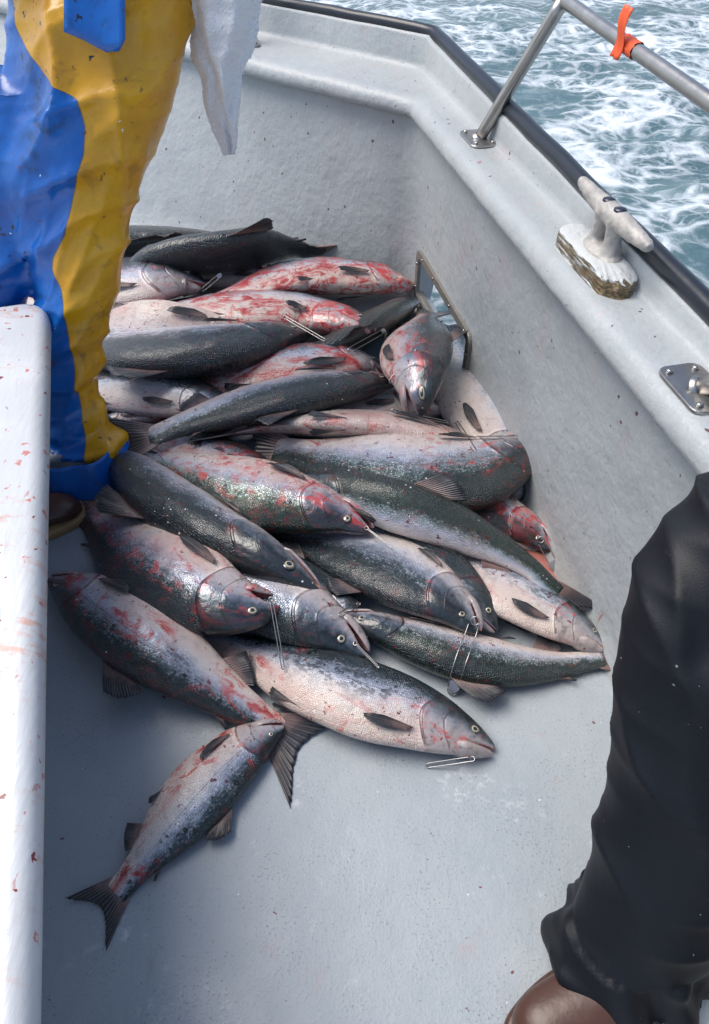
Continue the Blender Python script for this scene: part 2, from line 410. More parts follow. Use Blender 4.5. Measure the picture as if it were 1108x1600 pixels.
# hand rail and stanchions
J = un(881, 0, 1.10)
rd = np.array([d1[0], d1[1], .055]); 
rail_pts = [J+rd*s for s in np.linspace(-3.2, 1.1, 30)]
hr = empty('guard_rail', J, 'scratched stainless steel guard rail tube running above the sea on leaning posts', 'rail')
b = MB(); b.tube(rail_pts, .0165, 18); b.build('rail_tube', M['steel'], hr)
def stanchion(base, top, mat=M['steel'], rad=.019):
    base = np.array(base, float); top = np.array(top, float)
    tt = (top-base)
    b = MB(); b.tube([base+tt*t for t in np.linspace(0.0, 1, 12)], rad, 20); b.build('post', mat, hr)
    b = MB(); b.tube([base+tt/np.linalg.norm(tt)*h for h in (0, .003, .008, .012)], [rad+.007, rad+.006, rad+.003, rad+.0005], 20)
    b.build('weld_collar', mat, hr)
    x = np.array([d1[0], d1[1], 0])*.072; y = np.array([n1[0], n1[1], 0])*.045
    out = []
    for (sx, sy, q) in ((1, -1, -90), (1, 1, 0), (-1, 1, 90), (-1, -1, 180)):
        for t in np.linspace(0, 90, 6):
            r = .022; cxx = sx*(.072-r)+r*math.cos(math.radians(q+t)); cyy = sy*(.045-r)+r*math.sin(math.radians(q+t))
            out.append(base+cxx/.072*x+cyy/.045*y)
    b = MB(); b.prism(out, None, (0, 0, .006)); o = b.build('base_plate', mat, hr, smooth=False); fixn(o)
    for sx, sy in ((1, 1), (1, -1), (-1, 1), (-1, -1)):
        p = base+x*sx*.72+y*sy*.6+np.array([0, 0, .006])
        b = MB(); b.tube([p, p+[0, 0, .004], p+[0, 0, .006]], [.0075, .007, .004], 8); b.build('bolt', M['wire'], hr)
stanchion((.389, 2.300, .731), J)
s2 = np.array([.630, 1.020, .731]); stanchion(s2, J+rd*(-1.46))
cb = corner(0, 0)+d2*.98+n2*.13; stanchion((cb[0], cb[1], .733), (cb[0]+.02, cb[1]+.12, 1.18))
b = MB(); q = [np.array([J[0], J[1], J[2]])+rd*1.1]; q += [np.array([cb[0]+.02, cb[1]+.12, 1.18])+np.array([d2[0], d2[1], 0])*t for t in (0, 1.5)]
b.tube(q, .0165, 14); b.build('rail_tube', M['steel'], hr)
# orange ribbon knotted round the rail
def ribbon():
    # point of the rail seen at (985,75)
    best = min(((np.linalg.norm(np.array(proj(J+rd*s))-np.array([985, 75])), s) for s in np.linspace(-2.5, 0, 400)))[1]
    P = J+rd*best; t = rd/np.linalg.norm(rd); x = np.cross(t, [0, 0, 1]); x /= np.linalg.norm(x); y = np.cross(x, t)
    e = empty('marker_ribbon', P, 'bright orange plastic ribbon knotted round the stainless guard rail', 'ribbon')
    b = MB(); rows = []
    for s_ in np.linspace(-.035, .03, 10):
        rows.append([P+t*s_+(.0185+.0012*math.sin(7*q_+s_*200))*(math.cos(q_)*x+math.sin(q_)*y) for q_ in np.linspace(0, 2*math.pi, 20, endpoint=False)])
    b.grid(rows, True); b.build('wrap', M['orange'], e)
    b = MB(); rows = []
    for k in np.linspace(0, 1, 14):
        c = P+t*(.02+.028*k)-x*(.019+.005*math.sin(5*k))+np.array([0, 0, .03-.085*k+.04*k]); wv = .017+.004*math.sin(3*k)
        c = P+t*.012-x*(.020+.004*math.sin(6*k))+np.array([-.01*k, 0, .075-.10*k])
        rows.append([c+t*wv*q_+x*.003*math.sin(4*q_+6*k) for q_ in np.linspace(-1, 1, 7)])
    b.grid(rows); o = b.build('loose_end', M['orange'], e); m = o.modifiers.new('thickness', 'SOLIDIFY'); m.thickness = .001
def proj(p):
    x, y, z = p[0], p[1], p[2]-H; d = ct*y-st*z; up = st*y+ct*z
    return (CX+FP*x/d, CY-FP*up/d)
ribbon()

# cleat on its wooden block
def cleat():
    ca, co = -1.285, .050           # along, out of the centre of the block
    zc = .729; bh = .042
    e = empty('mooring_cleat', W1(co, ca, zc), 'rough grey cast mooring cleat with two dark bolts on a weathered wooden pad', 'cleat')
    A = np.array([d1[0], d1[1], 0.]); O_ = np.array([n1[0], n1[1], 0.]); Z = np.array([0, 0, 1.])
    P = W1(co, ca, zc)
    # block, oblong, own thing it stands on
    blk = empty('wooden_block', P, 'oblong painted wooden pad under the cleat, its near end rotted open', 'wood block')
    rows = []; L, Wd = .145, .047; n = 72; peel = []
    def outline(k, sc=1.0):
        t = 2*math.pi*k/n; cx_ = math.cos(t); sy_ = math.sin(t)
        x = (L-Wd)*np.sign(cx_)*(1 if abs(cx_) > .25 else abs(cx_)/.25)+Wd*cx_*sc; y = Wd*sy_*sc
        return x, y, t
    levels = [(-.002, 1.10), (.004, 1.04), (.010, 1.0), (.018, .985), (.026, .985), (.034, .97), (.039, .93), (.041, .85), (.042, .6), (.042, .3), (.042, .02)]
    V = []; F = []
    for li, (h, sc) in enumerate(levels):
        for k in range(n):
            x, y, t = outline(k, sc)
            x *= (1 if sc > .84 else (sc/.85))
            near = max(0, -(x+L*.62)/(L*.38))          # the near, rotten end
            nz = mnoise.noise(Vector((x*70, y*90, h*160)))
            inner = -y/Wd
            pl = .35*max(0, inner)+.9*near+(.15 if li in (2, 3, 4, 5) else -.15) + (-.35 if y > .25*Wd else 0)
            if li > 6 and near < .3: pl -= .6
            hh = h-near*(.016+.010*nz) * (h/.042)*1.2; 
            gro = .0022*math.sin(h*900)*(1 if .006 < h < .036 else 0)
            V.append(P+A*(x+.004*nz*near)+O_*(y*(1-gro*8)+.0025*nz*near)+Z*max(-.002, hh)); peel.append(pl)
    m = len(levels)
    for i in range(m-1):
        for k in range(n): F.append((i*n+k, i*n+(k+1) % n, (i+1)*n+(k+1) % n, (i+1)*n+k))
    F.append(tuple((m-1)*n+k for k in range(n)))
    o = mk('pad', V, F, M['block'], blk, attrs={'peel': peel}); fixn(o)
    # cleat casting: foot flange, two legs, bar with tapering horns
    B = P+Z*bh+O_*.012
    rows = []
    b = MB()
    for h, sc in ((0, 1.12), (.004, 1.0), (.008, .8), (.014, .6)):
        rows.append([B+Z*h+A*(.062*sc*math.cos(t)*(1.0))+O_*(.034*sc*math.sin(t)) for t in np.linspace(0, 2*math.pi, 28, endpoint=False)])
    b.grid(rows, True, True)
    for sgn in (-1, 1):
        rr = []
        for k in np.linspace(0, 1, 9):
            c = B+A*sgn*(.036-.010*math.sin(k*math.pi*.5)*1.0)+Z*(.004+.072*k); rad = .026-.006*math.sin(k*math.pi)
            rr.append([c+A*rad*.8*math.cos(t)+O_*rad*math.sin(t) for t in np.linspace(0, 2*math.pi, 16, endpoint=False)])
        b.grid(rr, True, True)
    pts, rad = [], []
    for k in np.linspace(-1, 1, 33):
        pts.append(B+A*(.165*k)+Z*(.080+.012*k*k*(1 if k > 0 else .1)+ (0))+O_*0.0)
        rad.append(.0235*(1-.50*abs(k)**1.6)*(1 if abs(k) < .97 else .7))
    b.tube(pts, rad, 18)
    o = b.build('casting', M['alu'], e)
    rm = o.modifiers.new('fuse', 'REMESH'); rm.mode = 'VOXEL'; rm.voxel_size = .003; rm.use_smooth_shade = True
    sm = o.modifiers.new('soften', 'SMOOTH'); sm.factor = .6; sm.iterations = 5
    tx = bpy.data.textures.new('pitting', 'CLOUDS'); tx.noise_scale = .012; dm = o.modifiers.new('pitting', 'DISPLACE'); dm.texture = tx; dm.strength = .0035; dm.mid_level = .5
    for sgn in (-1, 1):
        p = B+A*sgn*.026+Z*.0985
        b = MB(); b.tube([p, p+Z*.004, p+Z*.006], [.0145, .0135, .007], 14); b.build('bolt', M['bolt'], e)
cleat()

# white counter on the left, seen from above
def counter():
    Z1 = .55; Pn = un(45, 1529, Z1)[:2]; Pf = un(72, 480, Z1)[:2]; dd = (Pf-Pn)/np.linalg.norm(Pf-Pn); nn = np.array([-dd[1], dd[0]])  # nn to the left
    far = Pf+dd*.055; near = Pn-dd*1.1
    Lg = np.linalg.norm(far-near); Wd = .75; R = .07; r = .028
    e = empty('work_counter', (near[0], near[1], 0), 'white fibreglass counter with rounded edge and blood smears at the left side', 'counter')
    def W(o_, a_, z): p = near+dd*a_+nn*o_; return (p[0], p[1], z)
    def outline(ins):
        pts = []
        rr = max(.004, R-ins)
        for (sx, sy, q) in ((Wd, 0, -90), (Wd, 1, 0), (0, 1, 90), (0, 0, 180)):
            co = (sx-ins-rr) if sx else ins+rr; ca = (Lg-ins-rr) if sy else ins+rr
            for t in np.linspace(0, 90, 9):
                pts.append((co+rr*math.cos(math.radians(q+t)), ca+rr*math.sin(math.radians(q+t))))
        # densify long sides
        out = []
        for i in range(len(pts)):
            a, b_ = np.array(pts[i]), np.array(pts[(i+1) % len(pts)]); k = max(1, int(np.linalg.norm(b_-a)/.08))
            for j in range(k): out.append(tuple(a+(b_-a)*j/k))
        return out
    base = outline(0); n = len(base); c = np.array([Wd/2, Lg/2])
    def ring(ins, z):
        pts = []
        for (x, y) in base:
            # shrink by moving towards the inset rectangle
            ix = min(max(x, R), Wd-R); iy = min(max(y, R), Lg-R); dx, dy = x-ix, y-iy; l = math.hypot(dx, dy) or 1
            pts.append(W(x-dx/l*ins, y-dy/l*ins, z+.0012*mnoise.noise(Vector((x*8, y*8, z)))))
        return pts
    b = MB(); rows = [ring(.02, Z1-.055), ring(.004, Z1-.055), ring(0, Z1-.045)]
    for t in np.linspace(0, 90, 7): rows.append(ring(r*(1-math.cos(math.radians(t))), Z1-r+r*math.sin(math.radians(t))))
    rows.append(ring(.06, Z1)); b.grid(rows, True, True)
    o = b.build('top', M['counter'], e)
    b = MB(); rows = []
    cw = [W(x, y, 0) for x, y in ((.28, .04), (Wd-.03, .04), (Wd-.03, Lg-.12), (.28, Lg-.12))]
    b.grid([cw, [(p[0], p[1], Z1-.05) for p in cw]], True, True); bevel(b.build('cabinet', M['counter'], e, smooth=False), .015, 3)
    b = MB(); hx = [W(x, y, Z1+.0015) for x, y in ((.128, Lg-.215), (.20, Lg-.215), (.20, Lg-.085), (.128, Lg-.085))]
    p0 = np.array(hx); b.prism(p0, None, (0, 0, .006)); fixn(b.build('slot_recess_strip', M['frame'], e, smooth=False))  # dark raised strip standing in for the dark recess of a slot
counter()

# sea: one sheet, finely waved near the boat, reaching the horizon
def sea():
    V, F = [], []
    xs = np.concatenate([-np.geomspace(1500, 3, 16), np.linspace(-2.4, 7, 150), np.geomspace(8, 1500, 16)])
    ys = np.concatenate([-np.geomspace(1500, 3, 14), np.linspace(-2.4, 11, 170), np.geomspace(12, 1500, 16)])
    for y in ys:
        for x in xs:
            r = math.exp(-max(0, math.hypot(x, y-4)-7)/3) if max(abs(x), abs(y)) < 40 else 0
            h = .11*mnoise.fractal(Vector((x*.9, y*1.1, 0)), 1.0, 2.1, 4)*(.4+.6*r)+.03*abs(mnoise.noise(Vector((x*3.1, y*3.4, 2))))*r
            V.append((x, y, -.72+h))
    nx = len(xs)
    for i in range(len(ys)-1):
        for j in range(nx-1): F.append((i*nx+j, i*nx+j+1, (i+1)*nx+j+1, (i+1)*nx+j))
    # leave the hull footprint alone: the sheet simply passes beneath the deck
    o = mk('sea', V, F, M['water']); tag(o, kind='structure')
sea()
# ------------------------------------------------------------------ fish
XS = np.array([0, .006, .015, .03, .05, .075, .10, .13, .16, .20, .25, .30, .38, .46, .54, .62, .70, .77, .83, .87, .90])
ZT = np.array([.000, .0085, .0155, .0240, .0340, .0445, .0540, .0640, .0730, .0830, .0930, .1000, .1060, .1050, .0980, .0850, .0670, .0510, .0420, .0400, .0440])
ZB = np.array([-.006, -.014, -.0200, -.0290, -.0390, -.0490, -.0580, -.0680, -.0770, -.0880, -.0990, -.1070, -.1130, -.1110, -.1030, -.0870, -.0650, -.0480, -.0400, -.0380, -.0420])
YW = np.array([.004, .009, .0135, .0195, .0260, .0330, .0390, .0455, .0500, .0550, .0600, .0630, .0650, .0620, .0560, .0460, .0345, .0240, .0155, .0095, .0040])
BODY_END = .90
def prof(x): return np.interp(x, XS, ZT), np.interp(x, XS, ZB), np.interp(x, XS, YW)
def zmouth(x): return -.003-.30*x
def gill_x(dv): return .215-.052*np.abs(dv+.12)**1.7
def fish_mat(seed, dark=0., green=0., blood=.4, pink=.4, silver=1., flecks=.3, slough=.5, wet=0.):
    g = NG('salmon_skin'); A = g.attr('rest'); r = A.outputs['Vector']
    r = g.mapv(r, loc=(seed*1.37 % 9, 0, seed*.73 % 7))
    dv = g.attr('dv').outputs['Fac']; gx = g.attr('gx').outputs['Fac']; inner = g.attr('inner').outputs['Fac']; pre = g.attr('pre').outputs['Fac']; xx = g.attr('xx').outputs['Fac']
    headm = g.step(gx, .006, -.006)
    n1 = g.noise(r, 22, 5, .6); n2 = g.noise(g.mapv(r, (.5, 1, 1)), 60, 4, .65)
    t = g.math('ADD', g.math('ADD', g.math('ADD', dv, dark), g.mul(g.math('SUBTRACT', n1, .5), .55)), g.mul(g.math('SUBTRACT', n2, .5), .40))
    t01 = g.math('MULTIPLY_ADD', t, .5, .5, clamp=True)
    gr = np.array([green*.5, green, -green*.4])
    def cc(a): return tuple(float(max(0, q)) for q in a)
    body = g.ramp(t01, [(0, (.70, .61, .54)), (.25, (.66, .61, .59)), (.42, cc(np.array((.50, .555, .67))*silver)), (.53, cc(np.array((.28, .335, .42))*silver+gr*.08)), (.61, cc(np.array((.060, .100, .125))+gr*.05)), (.69, cc(np.array((.010, .028, .038))+gr*.025)), (1, cc(np.array((.004, .011, .014))+gr*.009))])
    # pinkish belly and flank bruising
    pk = g.mul(g.step(g.noise(g.mapv(r, (.6, 1, 1)), 11, 4, .6), .36, .66), g.step(dv, .45, -.35), pink*.62)
    body = g.mix(pk, body, (.60, .30, .26))
    # scales: small overlapping cells, each tilted a little differently so that the light breaks up on them
    sx = g.n('SeparateXYZ'); g.t.links.new(A.outputs['Vector'], sx.inputs[0])
    cv = g.n('CombineXYZ'); g.set(cv.inputs[0], sx.outputs[0]); g.set(cv.inputs[1], g.mul(sx.outputs[2], 1.25)); g.set(cv.inputs[2], 0.)
    notH = g.step(gx, .0, .02)
    vs = g.n('TexVoronoi', feature='F1', voronoi_dimensions='2D'); g.t.links.new(cv.outputs[0], vs.inputs['Vector']); vs.inputs['Scale'].default_value = 235; vs.inputs['Randomness'].default_value = .55
    vc = g.n('SeparateColor'); g.t.links.new(vs.outputs['Color'], vc.inputs[0]); cell = vc.outputs[0]
    rim = g.step(vs.outputs['Distance'], .32, .62)
    body = g.mix(g.mul(rim, notH, g.math('MULTIPLY_ADD', g.step(t, -.35, .25), .30, .12)), body, g.mix(.5, body, (.012, .016, .02)))
    body = g.mix(g.mul(g.step(cell, .55, .95), notH, g.step(dv, -.7, -.1), g.step(t, .45, .20), .40), body, (.68, .72, .78))
    body = g.mix(g.mul(g.step(cell, .40, .10), notH, g.step(t, -.05, .30), .38), body, (.06, .075, .085))
    # sloughed scale patches: angular dark flakes on the upper flank
    sl = g.mul(g.step(g.noise(g.mapv(r, (1, 1, 2.0)), 34, 6, .75), .555-.05*slough, .585-.05*slough), g.step(g.noise(r, 7, 3), .40, .50), g.step(dv, -.45, .10), g.step(dv, .95, .6), notH)
    body = g.mix(g.mul(sl, .8*slough), body, (.045, .06, .07))
    # black spots on the back
    sp = g.mul(g.cells(r, 70, .34, .55, .6), g.step(dv, -.05, .30)); body = g.mix(g.mul(sp, .85), body, (.012, .015, .018))
    # lateral line
    ll = g.mul(g.step(g.math('ABSOLUTE', g.math('SUBTRACT', dv, .10)), .020, .004), notH, g.step(xx, .86, .80)); body = g.mix(g.mul(ll, .45), body, (.07, .08, .09))
    # head: dark top, gill plate with purple-silver sheen
    hn = g.noise(r, 45, 5, .6)
    hcol = g.ramp(g.math('MULTIPLY_ADD', g.math('ADD', g.math('ADD', dv, dark*.6), g.mul(g.math('SUBTRACT', hn, .5), .9)), .5, .5, clamp=True),
                  [(0, (.44, .37, .35)), (.26, (.38, .35, .36)), (.44, (.26, .275, .32)), (.56, (.13, .155, .18)), (.68, (.036, .048, .054)), (1, (.012, .018, .021))])
    col = g.mix(headm, body, hcol)
    gl = g.math('MAXIMUM', g.step(g.math('ABSOLUTE', gx), .0050, .0018), g.mul(g.step(g.math('ABSOLUTE', pre), .0035, .0012), headm, .55))
    gl = g.mul(gl, g.step(dv, .80, .62), g.step(dv, -.98, -.9))
    col = g.mix(g.mul(gl, .70, g.step(hn, .30, .5)), col, (.045, .025, .028))
    mot = g.noise(r, 38, 6, .7); col = g.mix(g.mul(g.step(mot, .50, .66), .42), col, g.mix(.5, col, (.0, .0, .0)))
    col = g.mix(g.mul(headm, g.step(g.noise(g.mapv(r, loc=(4, 4, 4)), 32, 5, .65, .6), .52, .66), .55), col, (.06, .055, .06))
    # blood: smears, streaks, clots
    bn = g.noise(g.mapv(r, (.60, 1, 1.2), loc=(3, 1, 2)), 21, 7, .72, 1.0); area = g.noise(g.mapv(r, loc=(1, 8, 2)), 5.5, 2)
    thr = .600-.140*blood
    sm = g.mul(g.step(bn, thr, thr+.13), g.step(area, .49-.12*blood, .58-.09*blood))
    sm = g.mul(sm, g.math('MULTIPLY_ADD', g.step(t, .50, .15), .82, .18))
    col = g.mix(g.mul(sm, min(.9, .5+.35*blood)), col, (.52, .026, .024))
    pale = g.math('MULTIPLY_ADD', g.step(t, .50, .15), .8, .2)
    fs = g.mul(pale, g.step(bn, thr+.11, thr+.17), g.step(area, .52-.12*blood, .6)); col = g.mix(g.mul(fs, .85), col, (.26, .005, .008))
    gb = g.mul(g.step(g.math('ABSOLUTE', gx), .028, .0), g.step(g.noise(r, 26, 4, .6), .50, .62), blood); col = g.mix(g.mul(gb, .75), col, (.30, .015, .018))
    cl = g.cells(r, 34, .17, .30+.30*blood, 1.6); col = g.mix(g.mul(cl, .95), col, (.12, .004, .006))
    cl2 = g.cells(g.mapv(r, (.7, 1, 1), loc=(5, 5, 5)), 75, .22, .22+.3*blood, 1.4); col = g.mix(g.mul(cl2, .85), col, (.16, .010, .012))
    # loose white scales
    wf = g.mul(g.cells(g.mapv(r, loc=(2, 7, 1)), 85, .20, .08+.20*flecks, .3), g.step(g.noise(g.mapv(r, loc=(7, 1, 3)), 9, 3), .60-.10*flecks, .66-.1*flecks)); col = g.mix(wf, col, (.80, .82, .80))
    col = g.mix(g.mul(inner, .92), col, g.mix(g.noise(r, 70, 4), (.28, .02, .025), (.62, .26, .24)))
    met = g.mul(g.step(t01, .30, .50), g.step(t01, .86, .62), g.math('SUBTRACT', 1., g.math('MAXIMUM', sm, inner)), .70)
    g.P(Base_Color=col, Metallic=met, Roughness=g.math('MULTIPLY_ADD', n2, .36, .14-wet), Coat_Weight=.6, Coat_Roughness=.08)
    hgt = g.math('ADD', g.math('ADD', g.mul(cell, notH, .9), g.mul(rim, notH, -.8)), g.math('ADD', g.mul(n2, 1.0), g.mul(gl, -1.6)))
    b1 = g.bump(hgt, .75, .0020); b2 = g.bump(g.noise(r, 26, 5, .6), .45, .008, b1); g.P(Normal=b2)
    g.t.links.new(b2, g.b.inputs['Coat Normal'])
    return g.m
def fin_mat():
    g = NG('salmon_fin'); rc = g.attr('ray').outputs['Fac']; tp = g.attr('tip').outputs['Fac']; r = g.attr('rest').outputs['Vector']; pk = g.attr('pinkness').outputs['Fac']
    s = g.math('SINE', g.mul(rc, 90)); n = g.noise(r, 50, 4, .6)
    c = g.mix(g.step(g.math('ADD', tp, g.mul(g.math('SUBTRACT', n, .5), .7)), .10, .65), (.19, .13, .12), (.024, .026, .032))
    c = g.mix(g.mul(g.step(s, .1, .95), .30), c, (.19, .17, .17)); c = g.mix(g.mul(pk, g.step(tp, .75, .1), g.step(n, .3, .55), .6), c, (.34, .13, .12))
    sp = g.cells(r, 85, .24, .35, .5); c = g.mix(g.mul(sp, .7), c, (.012, .012, .014))
    g.P(Base_Color=c, Roughness=.34, Coat_Weight=.2, Coat_Roughness=.2, Normal=g.bump(g.math('ADD', s, g.mul(n, .6)), .55, .0022)); return g.m
M['fin'] = fin_mat()
def eye_mat(gold):
    g = NG('fish_eye'); d = g.attr('er').outputs['Fac']
    c = g.ramp(d, [(0, (.006, .007, .009)), (.40, (.008, .009, .012)), (.46, (.50, .46, .31)), (.58, (.40, .37, .27)), (.72, (.17, .15, .11)), (.84, (.05, .045, .04)), (1, (.03, .03, .03))])
    g.P(Base_Color=c, Roughness=.08, Coat_Weight=1., Coat_Roughness=.03); return g.m
M['eye'] = eye_mat(True)

# height field of everything already lying on the deck
GS = .01; GX0, GY0 = -1.6, -.1; GNX, GNY = 270, 420
HF = np.zeros((GNX, GNY))
def hf(x, y):
    i = np.clip(((x-GX0)/GS).astype(int), 0, GNX-1); j = np.clip(((y-GY0)/GS).astype(int), 0, GNY-1); return HF[i, j]
def catmull(P, n=49):
    P = np.array(P, float); Q = np.vstack([2*P[0]-P[1], P, 2*P[-1]-P[-2]]); out = []
    for i in range(1, len(Q)-2):
        for t in np.linspace(0, 1, 24, endpoint=False):
            a, b_, c, d = Q[i-1:i+3]; out.append(.5*((2*b_)+(-a+c)*t+(2*a-5*b_+4*c-d)*t*t+(-a+3*b_-3*c+d)*t**3))
    out.append(P[-1]); out = np.array(out)
    # a light smoothing keeps the backbone from kinking
    L = np.concatenate([[0], np.cumsum(np.linalg.norm(np.diff(out, axis=0), axis=1))]); s = np.linspace(0, L[-1], n)
    return np.stack([np.interp(s, L, out[:, k]) for k in range(out.shape[1])], 1)
HINT = {'dn': (0, -1), 'up': (0, 1), 'lf': (-1, 0), 'rt': (1, 0)}
class Frame:
    """maps fish rest coordinates (x along from the snout, y towards the upper flank, z towards the back) to the world"""
    def __init__(s, P, hint, roll, L):
        s.P = P; s.L = L; seg = np.linalg.norm(np.diff(P, axis=0), axis=1); s.s = np.concatenate([[0], np.cumsum(seg)])
        T = np.gradient(P, axis=0); T /= np.linalg.norm(T, axis=1)[:, None]
        s.T = T; up = np.array([0, 0, 1.]); R = np.cross(T, up); R /= np.linalg.norm(R, axis=1)[:, None]
        m = len(P)//2; sg = 1 if np.dot(R[m][:2], HINT[hint]) > 0 else -1; R = R*sg
        U = np.cross(R, T)*sg; U *= np.sign(U[:, 2])[:, None]
        rr = np.radians(np.interp(np.linspace(0, 1, len(P)), np.linspace(0, 1, len(roll)), roll))[:, None]
        s.D = np.cos(rr)*R+np.sin(rr)*U; s.Y = np.cos(rr)*U-np.sin(rr)*R; s.rr = rr[:, 0]
    def at(s, x):
        x = np.asarray(x, float)
        f = lambda A: np.stack([np.interp(x, s.s, A[:, k]) for k in range(3)], -1)
        P = f(s.P); T = f(s.T); over = np.maximum(0, x-s.s[-1])+np.minimum(0, x)
        return P+T*over[..., None], T, f(s.D), f(s.Y)
    def w(s, v):
        v = np.asarray(v, float); P, T, D, Y = s.at(v[:, 0]); return P+Y*v[:, 1:2]+D*v[:, 2:3]
FRAMES = []
def settle(pts, hint, roll, depth, thick, zfix=None, lift=0., sink=.80, bend=2):
    px = catmull(pts); n = len(px); s = np.linspace(0, 1, n); z = np.full(n, .05)
    rr = np.radians(np.interp(s, np.linspace(0, 1, len(roll)), roll))
    for it in range(7):
        P = np.array([un(px[i, 0], px[i, 1], z[i]) for i in range(n)])
        L = np.linalg.norm(np.diff(P, axis=0), axis=1).sum()
        zt, zb, yw = prof(np.minimum(s, .9)); tail = np.clip((s-.90)/.1, 0, 1)
        Dp = (zt-zb)/2*L*depth*(1-tail)+.004; Yw = yw*L*thick*(1-tail)+.003
        hv = np.sqrt((Yw*np.cos(rr))**2+(Dp*np.sin(rr))**2); fp = np.sqrt((Dp*np.cos(rr))**2+(Yw*np.sin(rr))**2)
        if zfix is not None:
            z = np.interp(s, np.linspace(0, 1, len(zfix)), zfix); continue
        T = np.gradient(P, axis=0)[:, :2]; T /= np.linalg.norm(T, axis=1)[:, None]; Nn = np.stack([-T[:, 1], T[:, 0]], 1)
        sup = np.stack([hf(P[:, 0]+Nn[:, 0]*fp*q, P[:, 1]+Nn[:, 1]*fp*q)-hv*(1-math.sqrt(1-q*q)) for q in (-.75, -.5, -.25, 0, .25, .5, .75)], 1)
        sup = np.sort(sup, 1); need = (.5*sup[:, -1]+.5*sup[:, 3])*.86
        need = need+hv*sink
        wgt = np.where(s < .9, 1., .25)
        c = np.polyfit(s, need, bend, w=wgt); zz = np.polyval(c, s)
        res = (need-zz)[s < .9]; zz += np.percentile(res, 78)*.8
        kk = np.exp(-np.linspace(-2, 2, 15)**2); kk /= kk.sum(); sm_ = np.convolve(np.pad(need, 7, mode='edge'), kk, 'valid')
        zz = .5*zz+.5*sm_; zz = np.convolve(np.pad(zz, 4, mode='edge'), np.ones(9)/9, 'valid')
        zz = np.maximum(zz, hv*.97+.001)
        z = .35*z+.65*zz
    z = np.maximum(z+lift, hv*.97+.001)
    P = np.array([un(px[i, 0], px[i, 1], z[i]) for i in range(n)])
    return P, Dp, Yw
def stamp(fr, depth, thick):
    L = fr.L; xs = np.linspace(0, .97, 130); zt, zb, yw = prof(np.minimum(xs, .9)); tl = np.clip((xs-.88)/.06, 0, 1)
    zt = zt*depth; zb = zb*depth; yw = yw*thick*(1-tl)+.003*tl
    for ph in np.linspace(0, 2*math.pi, 72, endpoint=False):
        zz = (zt+zb)/2+(zt-zb)/2*math.sin(ph); yy = yw*math.cos(ph)
        p = fr.w(np.stack([xs*L, yy*L, zz*L], 1))
        i = np.clip(((p[:, 0]-GX0)/GS).astype(int), 0, GNX-1); j = np.clip(((p[:, 1]-GY0)/GS).astype(int), 0, GNY-1)
        np.maximum.at(HF, (i, j), p[:, 2])
def fin_mesh(fr, name, parent, base0, base1, tips, nray=15, nlen=7, side=0, pink=.3, tip_dark=0., wav=.006, seed=0, th=.0011, ymap=None):
    """base0/base1: rest (x,y,z) of the fin root, tips: list of rest points along the outer rim"""
    L = fr.L; b0 = np.array(base0, float); b1 = np.array(base1, float); tp = catmull(tips, nray) if len(tips) > 1 else None
    V, at_r, at_t, R = [], [], [], []
    rg = np.random.RandomState(seed+5)
    top, bot = [], []
    for i in range(nray):
        f = i/(nray-1); rag = 1-.045*rg.rand()*(1 if i % 2 else 0)
        row = []
        for j in range(nlen):
            g_ = j/(nlen-1); p = (b0+(b1-b0)*f)*(1-g_)+tp[i]*g_*rag+(b0+(b1-b0)*f)*g_*(1-rag)
            n_ = wav*math.sin(f*9+seed)*g_*g_+.0016*math.sin(f*math.pi*nray)*g_
            row.append((p, n_, f, g_))
        top.append(row)
    nrm = np.cross(b1-b0, tp[len(tp)//2]-b0); nrm /= np.linalg.norm(nrm)+1e-9
    V = []
    for sgn in (1, -1):
        for row in top:
            for (p, n_, f, g_) in row:
                q = p+nrm*(n_+sgn*th*(1-.85*g_)); V.append(q*L); at_r.append(f); at_t.append(g_+tip_dark)
    F = []; o_ = nray*nlen
    for i in range(nray-1):
        for j in range(nlen-1):
            a = i*nlen+j; F.append((a, a+nlen, a+nlen+1, a+1)); F.append((o_+a, o_+a+1, o_+a+nlen+1, o_+a+nlen))
    for i in range(nray-1):
        a = i*nlen+nlen-1; F.append((a, a+nlen, o_+a+nlen, o_+a)); a = i*nlen; F.append((a, o_+a, o_+a+nlen, a+nlen))
    for j in range(nlen-1):
        a = j; F.append((a, a+1, o_+a+1, o_+a)); a = (nray-1)*nlen+j; F.append((a, o_+a, o_+a+1, a+1))
    V = np.array(V); Wv = fr.w(V); hi = Wv[:o_, 2] >= Wv[o_:, 2]
    Wv[:o_, 2] = np.maximum(Wv[:o_, 2], np.where(hi, .0045, .0020)); Wv[o_:, 2] = np.maximum(Wv[o_:, 2], np.where(hi, .0020, .0045))
    return mk(name, Wv, F, M['fin'], parent, attrs={'rest': V, 'ray': at_r, 'tip': at_t, 'pinkness': np.full(len(V), pink)})
NA, NX = 56, 118
